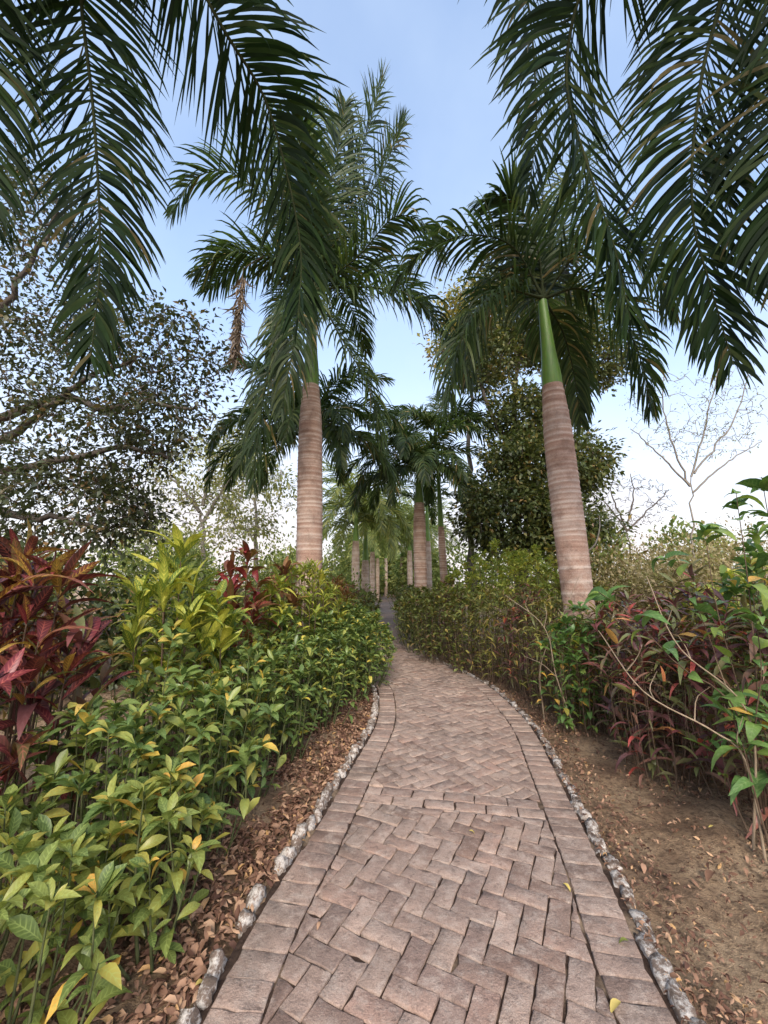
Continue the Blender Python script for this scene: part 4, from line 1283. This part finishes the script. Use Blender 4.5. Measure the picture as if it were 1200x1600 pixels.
# fill behind the crotons
for (x, y, r, h, lab) in [(-2.3, 1.9, .45, 1.2, 'dark shrub at the left edge behind the red crotons'), (-2.5, 3.0, .55, 1.35, 'dark shrub in the shade between red and yellow crotons'), (-2.15, 4.2, .5, 1.35, 'dark shrub behind the crimson croton'), (-1.75, 5.3, .5, 1.35, 'dark shrub left of the tall tan palm trunk')]:
    plant('dark_shrub', lab, 'shrub', (x, y, 0), dome((x, y), r, h, 18, .6, .5), 'obovate', 'hedge_green', .12, 0, 600, cover=.85)

# right hedge
HR = [
    # x, y, r, h, shape, mat, lsize, obj, extra, stem, label
    (2.52, 3.0, .36, 1.2, 'lance', 'maroon', .215, 190, 90, 'stem_brown', 'dusky maroon cordyline nearest on the right, over the bare soil'),
    (2.2, 3.55, .34, 1.12, 'lance', 'maroon', .2, 200, 100, 'stem_brown', 'dark purple cordyline second from the right edge'),
    (2.75, 3.85, .38, 1.45, 'lance', 'maroon', .2, 180, 110, 'stem_brown', 'taller dark purple cordyline behind the nearest ones'),
    (2.38, 4.25, .32, 1.22, 'lance', 'maroon', .185, 190, 130, 'stem_brown', 'maroon cordyline with red tips at the foot of the leaning palm'),
    (2.05, 4.60, .33, 1.12, 'obovate', 'broad_green', .10, 290, 260, 'stem_brown', 'small leaved grey green shrub in front of the leaning palm'),
    (2.34, 4.78, .28, 1.14, 'lance', 'olive', .13, 200, 220, 'stem_brown', 'olive shrub hiding the foot of the leaning palm'),
    (2.02, 5.25, .34, 1.22, 'lance', 'olive', .13, 190, 180, 'stem_brown', 'olive shrub with red shoots left of the leaning palm'),
    (2.00, 5.95, .36, 1.30, 'lance', 'maroon', .14, 180, 220, 'stem_brown', 'dusky shrub in the middle of the right hedge'),
    (1.72, 6.60, .38, 1.32, 'lance', 'olive', .13, 180, 260, 'stem_brown', 'olive brown shrub at the outer side of the bend'),
    (1.45, 7.35, .40, 1.34, 'obovate', 'hedge_green', .10, 150, 380, 'stem_brown', 'grey green shrub past the outer bend'),
    (1.04, 8.20, .42, 1.34, 'obovate', 'hedge_green', .10, 120, 420, 'stem_brown', 'clipped green shrub where the path turns away'),
]
for (x, y, r, h, sh, m, ls, no, ne, st, lab) in HR:
    plant('cordyline' if 'cordyline' in lab else 'hedge_shrub', lab, 'cordyline' if 'cordyline' in lab else 'shrub', (x, y, 0), dome((x, y), r + .04, h + .12, 34, .62, .75), sh, m, ls * 1.08, no, int(ne * 2.6), cover=.88, up=.4, stem_mat=st, tip_bias=1.05, sr=.0045)
for (x, y, r, h) in [(.82, 9.2, .45, 1.32), (.74, 10.3, .5, 1.32), (.84, 11.6, .55, 1.3), (.98, 13.2, .6, 1.3), (1.2, 15, .7, 1.25), (1.35, 17.2, .8, 1.25), (1.5, 20, .9, 1.2), (1.3, 24, 1.1, 1.2)]:
    plant('hedge_shrub', 'clipped grey green shrub in the far part of the hedge right of the path', 'shrub', (x, y, 0), dome((x, y), r + .08, h + .08, 30, .6, .6), 'obovate', 'hedge_green', .12 if y < 12 else .17, 0, 1100, cover=.8, group='far hedge shrubs right of the path')
# second rank, right
for (x, y, r, h, m, ls, n, lab) in [
    (2.35, 6.7, .5, 2.1, 'pale_yellow', .10, 620, 'pale yellow green shrub above the middle of the right hedge'),
    (2.05, 7.9, .6, 2.35, 'pale_yellow', .10, 650, 'tall pale yellow green shrub behind the outer bend'),
    (2.75, 5.9, .45, 1.8, 'olive', .10, 560, 'olive shrub just left of the leaning palm trunk, second rank'),
    (1.75, 9.3, .55, 1.95, 'pale_yellow', .11, 560, 'yellow green shrub at the foot of the slim young palm'),
    (1.6, 10.6, .5, 1.55, 'croton_bronze', .15, 420, 'bronze shrub at the foot of the stout brown palm'),
    (3.1, 4.6, .45, 1.35, 'olive', .12, 520, 'olive shrub right of the leaning palm trunk'),
    (3.4, 3.7, .45, 1.45, 'olive', .12, 520, 'olive shrub behind the purple cordylines'),
    (3.9, 5.2, .6, 1.45, 'pale_yellow', .12, 520, 'yellowing shrub far right behind the cordylines'),
    (3.0, 3.15, .5, 1.95, 'broad_green', .12, 420, 'leafy green shrub behind the straggling one at the right edge'),
    (3.7, 4.3, .5, 1.7, 'pale_yellow', .10, 420, 'yellowish shrub below the thin bare tree'),
    (3.2, 7.6, .6, 2.2, 'olive', .12, 600, 'olive thicket between the leaning palm and the dense tree'),
    (2.9, 9.0, .7, 2.4, 'pale_yellow', .12, 600, 'yellow green thicket in front of the dense tree')]:
    plant('thicket_shrub', lab, 'shrub', (x, y, 0), dome((x, y), r, h, 26, .6, .6), 'obovate', m, ls * 1.1, 0, int(n * 1.9), cover=.75, up=.4, stem_mat='stem_brown')

# broad leaved straggling shrub at the right edge, long bare stems
RB = P(1190, 1240, 2.75); RB[2] = 0
st = [[RB, P(1165, 1120, 2.7), P(1120, 950, 2.7), P(1100, 820, 2.75)],
      [RB, P(1185, 1100, 2.7), P(1170, 920, 2.65), P(1150, 770, 2.6)],
      [RB, P(1210, 1050, 2.7), P(1210, 880, 2.7), P(1190, 745, 2.7)],
      [RB, P(1150, 1110, 2.6), P(1060, 1040, 2.55), P(985, 960, 2.5), P(935, 925, 2.5)],
      [RB, P(1130, 1060, 2.9), P(1080, 930, 2.9), P(1035, 870, 2.95)],
      [RB, P(1180, 1150, 2.5), P(1190, 1050, 2.4), P(1180, 960, 2.4)]]
plant('straggling_shrub', 'straggling broad leaved shrub with long bare stems at the right edge', 'shrub', RB, st, 'broad', 'broad_green', .15, 110, 0, cover=.6, up=.15, stem_mat='stem_brown', sr=.006, tip_bias=1.1)
RC = P(1200, 1300, 2.45); RC[2] = 0
plant('croton', 'green croton with broad pale veined leaves at the right edge above the soil', 'croton', RC, dome((RC[0] + .12, RC[1] + .1), .25, .82, 7, .6, .4), 'croton', 'broad_green', .22, 50, 10, cover=.6, up=.35, stem_mat='stem_brown', sr=.009)
# bare twigs arching out of the right hedge
for k, pts in enumerate([[(1195, 1330, 2.5), (1165, 1190, 2.5), (1110, 1140, 2.5), (1005, 1080, 2.6), (935, 985, 2.8)], [(1165, 1250, 2.6), (1170, 1120, 2.5), (1060, 1010, 2.5), (1010, 900, 2.6)],
                         [(900, 1120, 4.5), (870, 1060, 4.4), (850, 980, 4.4), (790, 930, 4.5)], [(850, 1110, 4.8), (845, 1040, 4.8), (880, 960, 4.8), (905, 900, 4.9)]]):
    b = MB(); L_ = [P(*p) for p in pts]; L_[0] = np.array([L_[0][0], L_[0][1], -.02])
    C = catmull(L_, 24); b.tube(C, np.linspace(.008, .0025, 24), 5)
    for j in (9, 13, 16, 19):
        e = C[j] + np.array([rng.normal(0, .12), rng.normal(0, .08), rng.uniform(.08, .25)])
        b.tube(catmull([C[j], (C[j] + e) / 2 + rng.normal(0, .02, 3), e], 6), np.linspace(.005, .0015, 6), 4)
    tag(b.build('bare_twig', M['twig_tan']), ['long bare tan twig arching from the right edge over the cordylines', 'bare tan twig behind the arching one at the right edge', 'bare pale twig in front of the olive shrub', 'bare pale twig just left of the leaning palm'][k], 'twig')
# vine beside the leaning palm
b = MB(); b.tube(catmull([P(917, 862, 5.25), P(930, 850, 5.2), P(937, 825, 5.2), P(936, 805, 5.2)], 12), np.linspace(.012, .006, 12), 5)
tag(b.build('vine', M['bark_pale']), 'pale curved vine beside the leaning palm trunk', 'vine')

# ------------------------------------------------------------------ leaf litter
def litter(label, spots, n, s0, s1):
    b = MB()
    pos = []
    for (fn, w) in spots:
        pos.append(fn(int(n * w)))
    pos = np.vstack(pos); N = len(pos)
    tp = [leaf_tpl(w, .5, 3, f, d) for w, f, d in ((.45, .3, .5), (.35, .6, .3), (.6, .2, .8), (.4, -.4, .4))]
    for k in range(4):
        g = np.arange(k, N, 4); a = rng.uniform(0, 6.28, len(g))
        d = np.column_stack([np.cos(a), np.sin(a), rng.normal(0, .22, len(g))])
        b.leaves(tp[k], pos[g], d, np.column_stack([rng.normal(0, .4, (len(g), 2)), np.ones(len(g))]), rng.uniform(s0, s1, len(g)) * (rng.random(len(g)) ** .5 * .7 + .4), rng.random(len(g)))
    tag(b.build('leaf_litter', M['litter']), label, None, None, 'stuff')


def strip(side, s0, s1, y0, y1, pw=1.0, z=.03):
    def f(n):
        y = y0 + (y1 - y0) * rng.random(n) ** 1.25; s = s0 + (s1 - s0) * rng.random(n) ** pw
        q = np.array([off(a, side * c) for a, c in zip(y, s)])
        return np.column_stack([q, z + rng.random(n) * .025])
    return f


litter('brown dry leaf litter between the white kerb and the green shrubs', [(strip(-1, HALF + .04, HALF + .75, 1.1, 7), 1.0)], 10000, .025, .07)
litter('dark dry leaf litter and crumbs over the soil beside the right kerb', [(strip(1, HALF + .12, HALF + 1.7, 1.1, 5.2, .5), .55), (strip(1, HALF + .02, HALF + 1.0, 4.5, 11), .3), (strip(1, HALF + .02, HALF + .3, 1.2, 6), .15)], 15000, .010, .042)

# fallen leaves on the paving
FL = [(970, 1565, 'pale yellow fallen leaf on the header bricks near the bottom edge', .052, 'yellow_leaf'), (880, 1380, 'pale yellow fallen leaf on the right header bricks', .04, 'yellow_leaf'), (733, 1298, 'small pale fallen leaf in the middle of the path', .035, 'yellow_leaf'),
      (982, 1470, 'small green leaf against the right kerb', .04, 'shrub_light'), (1115, 1362, 'pale dry fallen leaf on the soil right of the kerb', .07, 'litter'), (500, 1440, 'tiny dry leaf on the left bricks', .03, 'litter'), (305, 1540, 'small yellow fallen leaf beside the left kerb', .04, 'yellow_leaf'),
      (1120, 1292, 'orange fallen leaf on the soil under the cordylines', .08, 'yellow_leaf')]
for px, py, lab, s_, m in FL:
    g0 = P(px, py, 1.0); tt = (.05 - CAM[2]) / (g0[2] - CAM[2]); g = CAM + (g0 - CAM) * tt
    b = MB(); a = rng.uniform(0, 6.28)
    b.leaves(leaf_tpl(.55, .5, 5, .25, .5), np.array([g]), np.array([[math.cos(a), math.sin(a), .05]]), np.array([[.1, .1, 1]]), np.array([s_]), .4)
    tag(b.build('fallen_leaf', M[m]), lab, 'leaf')
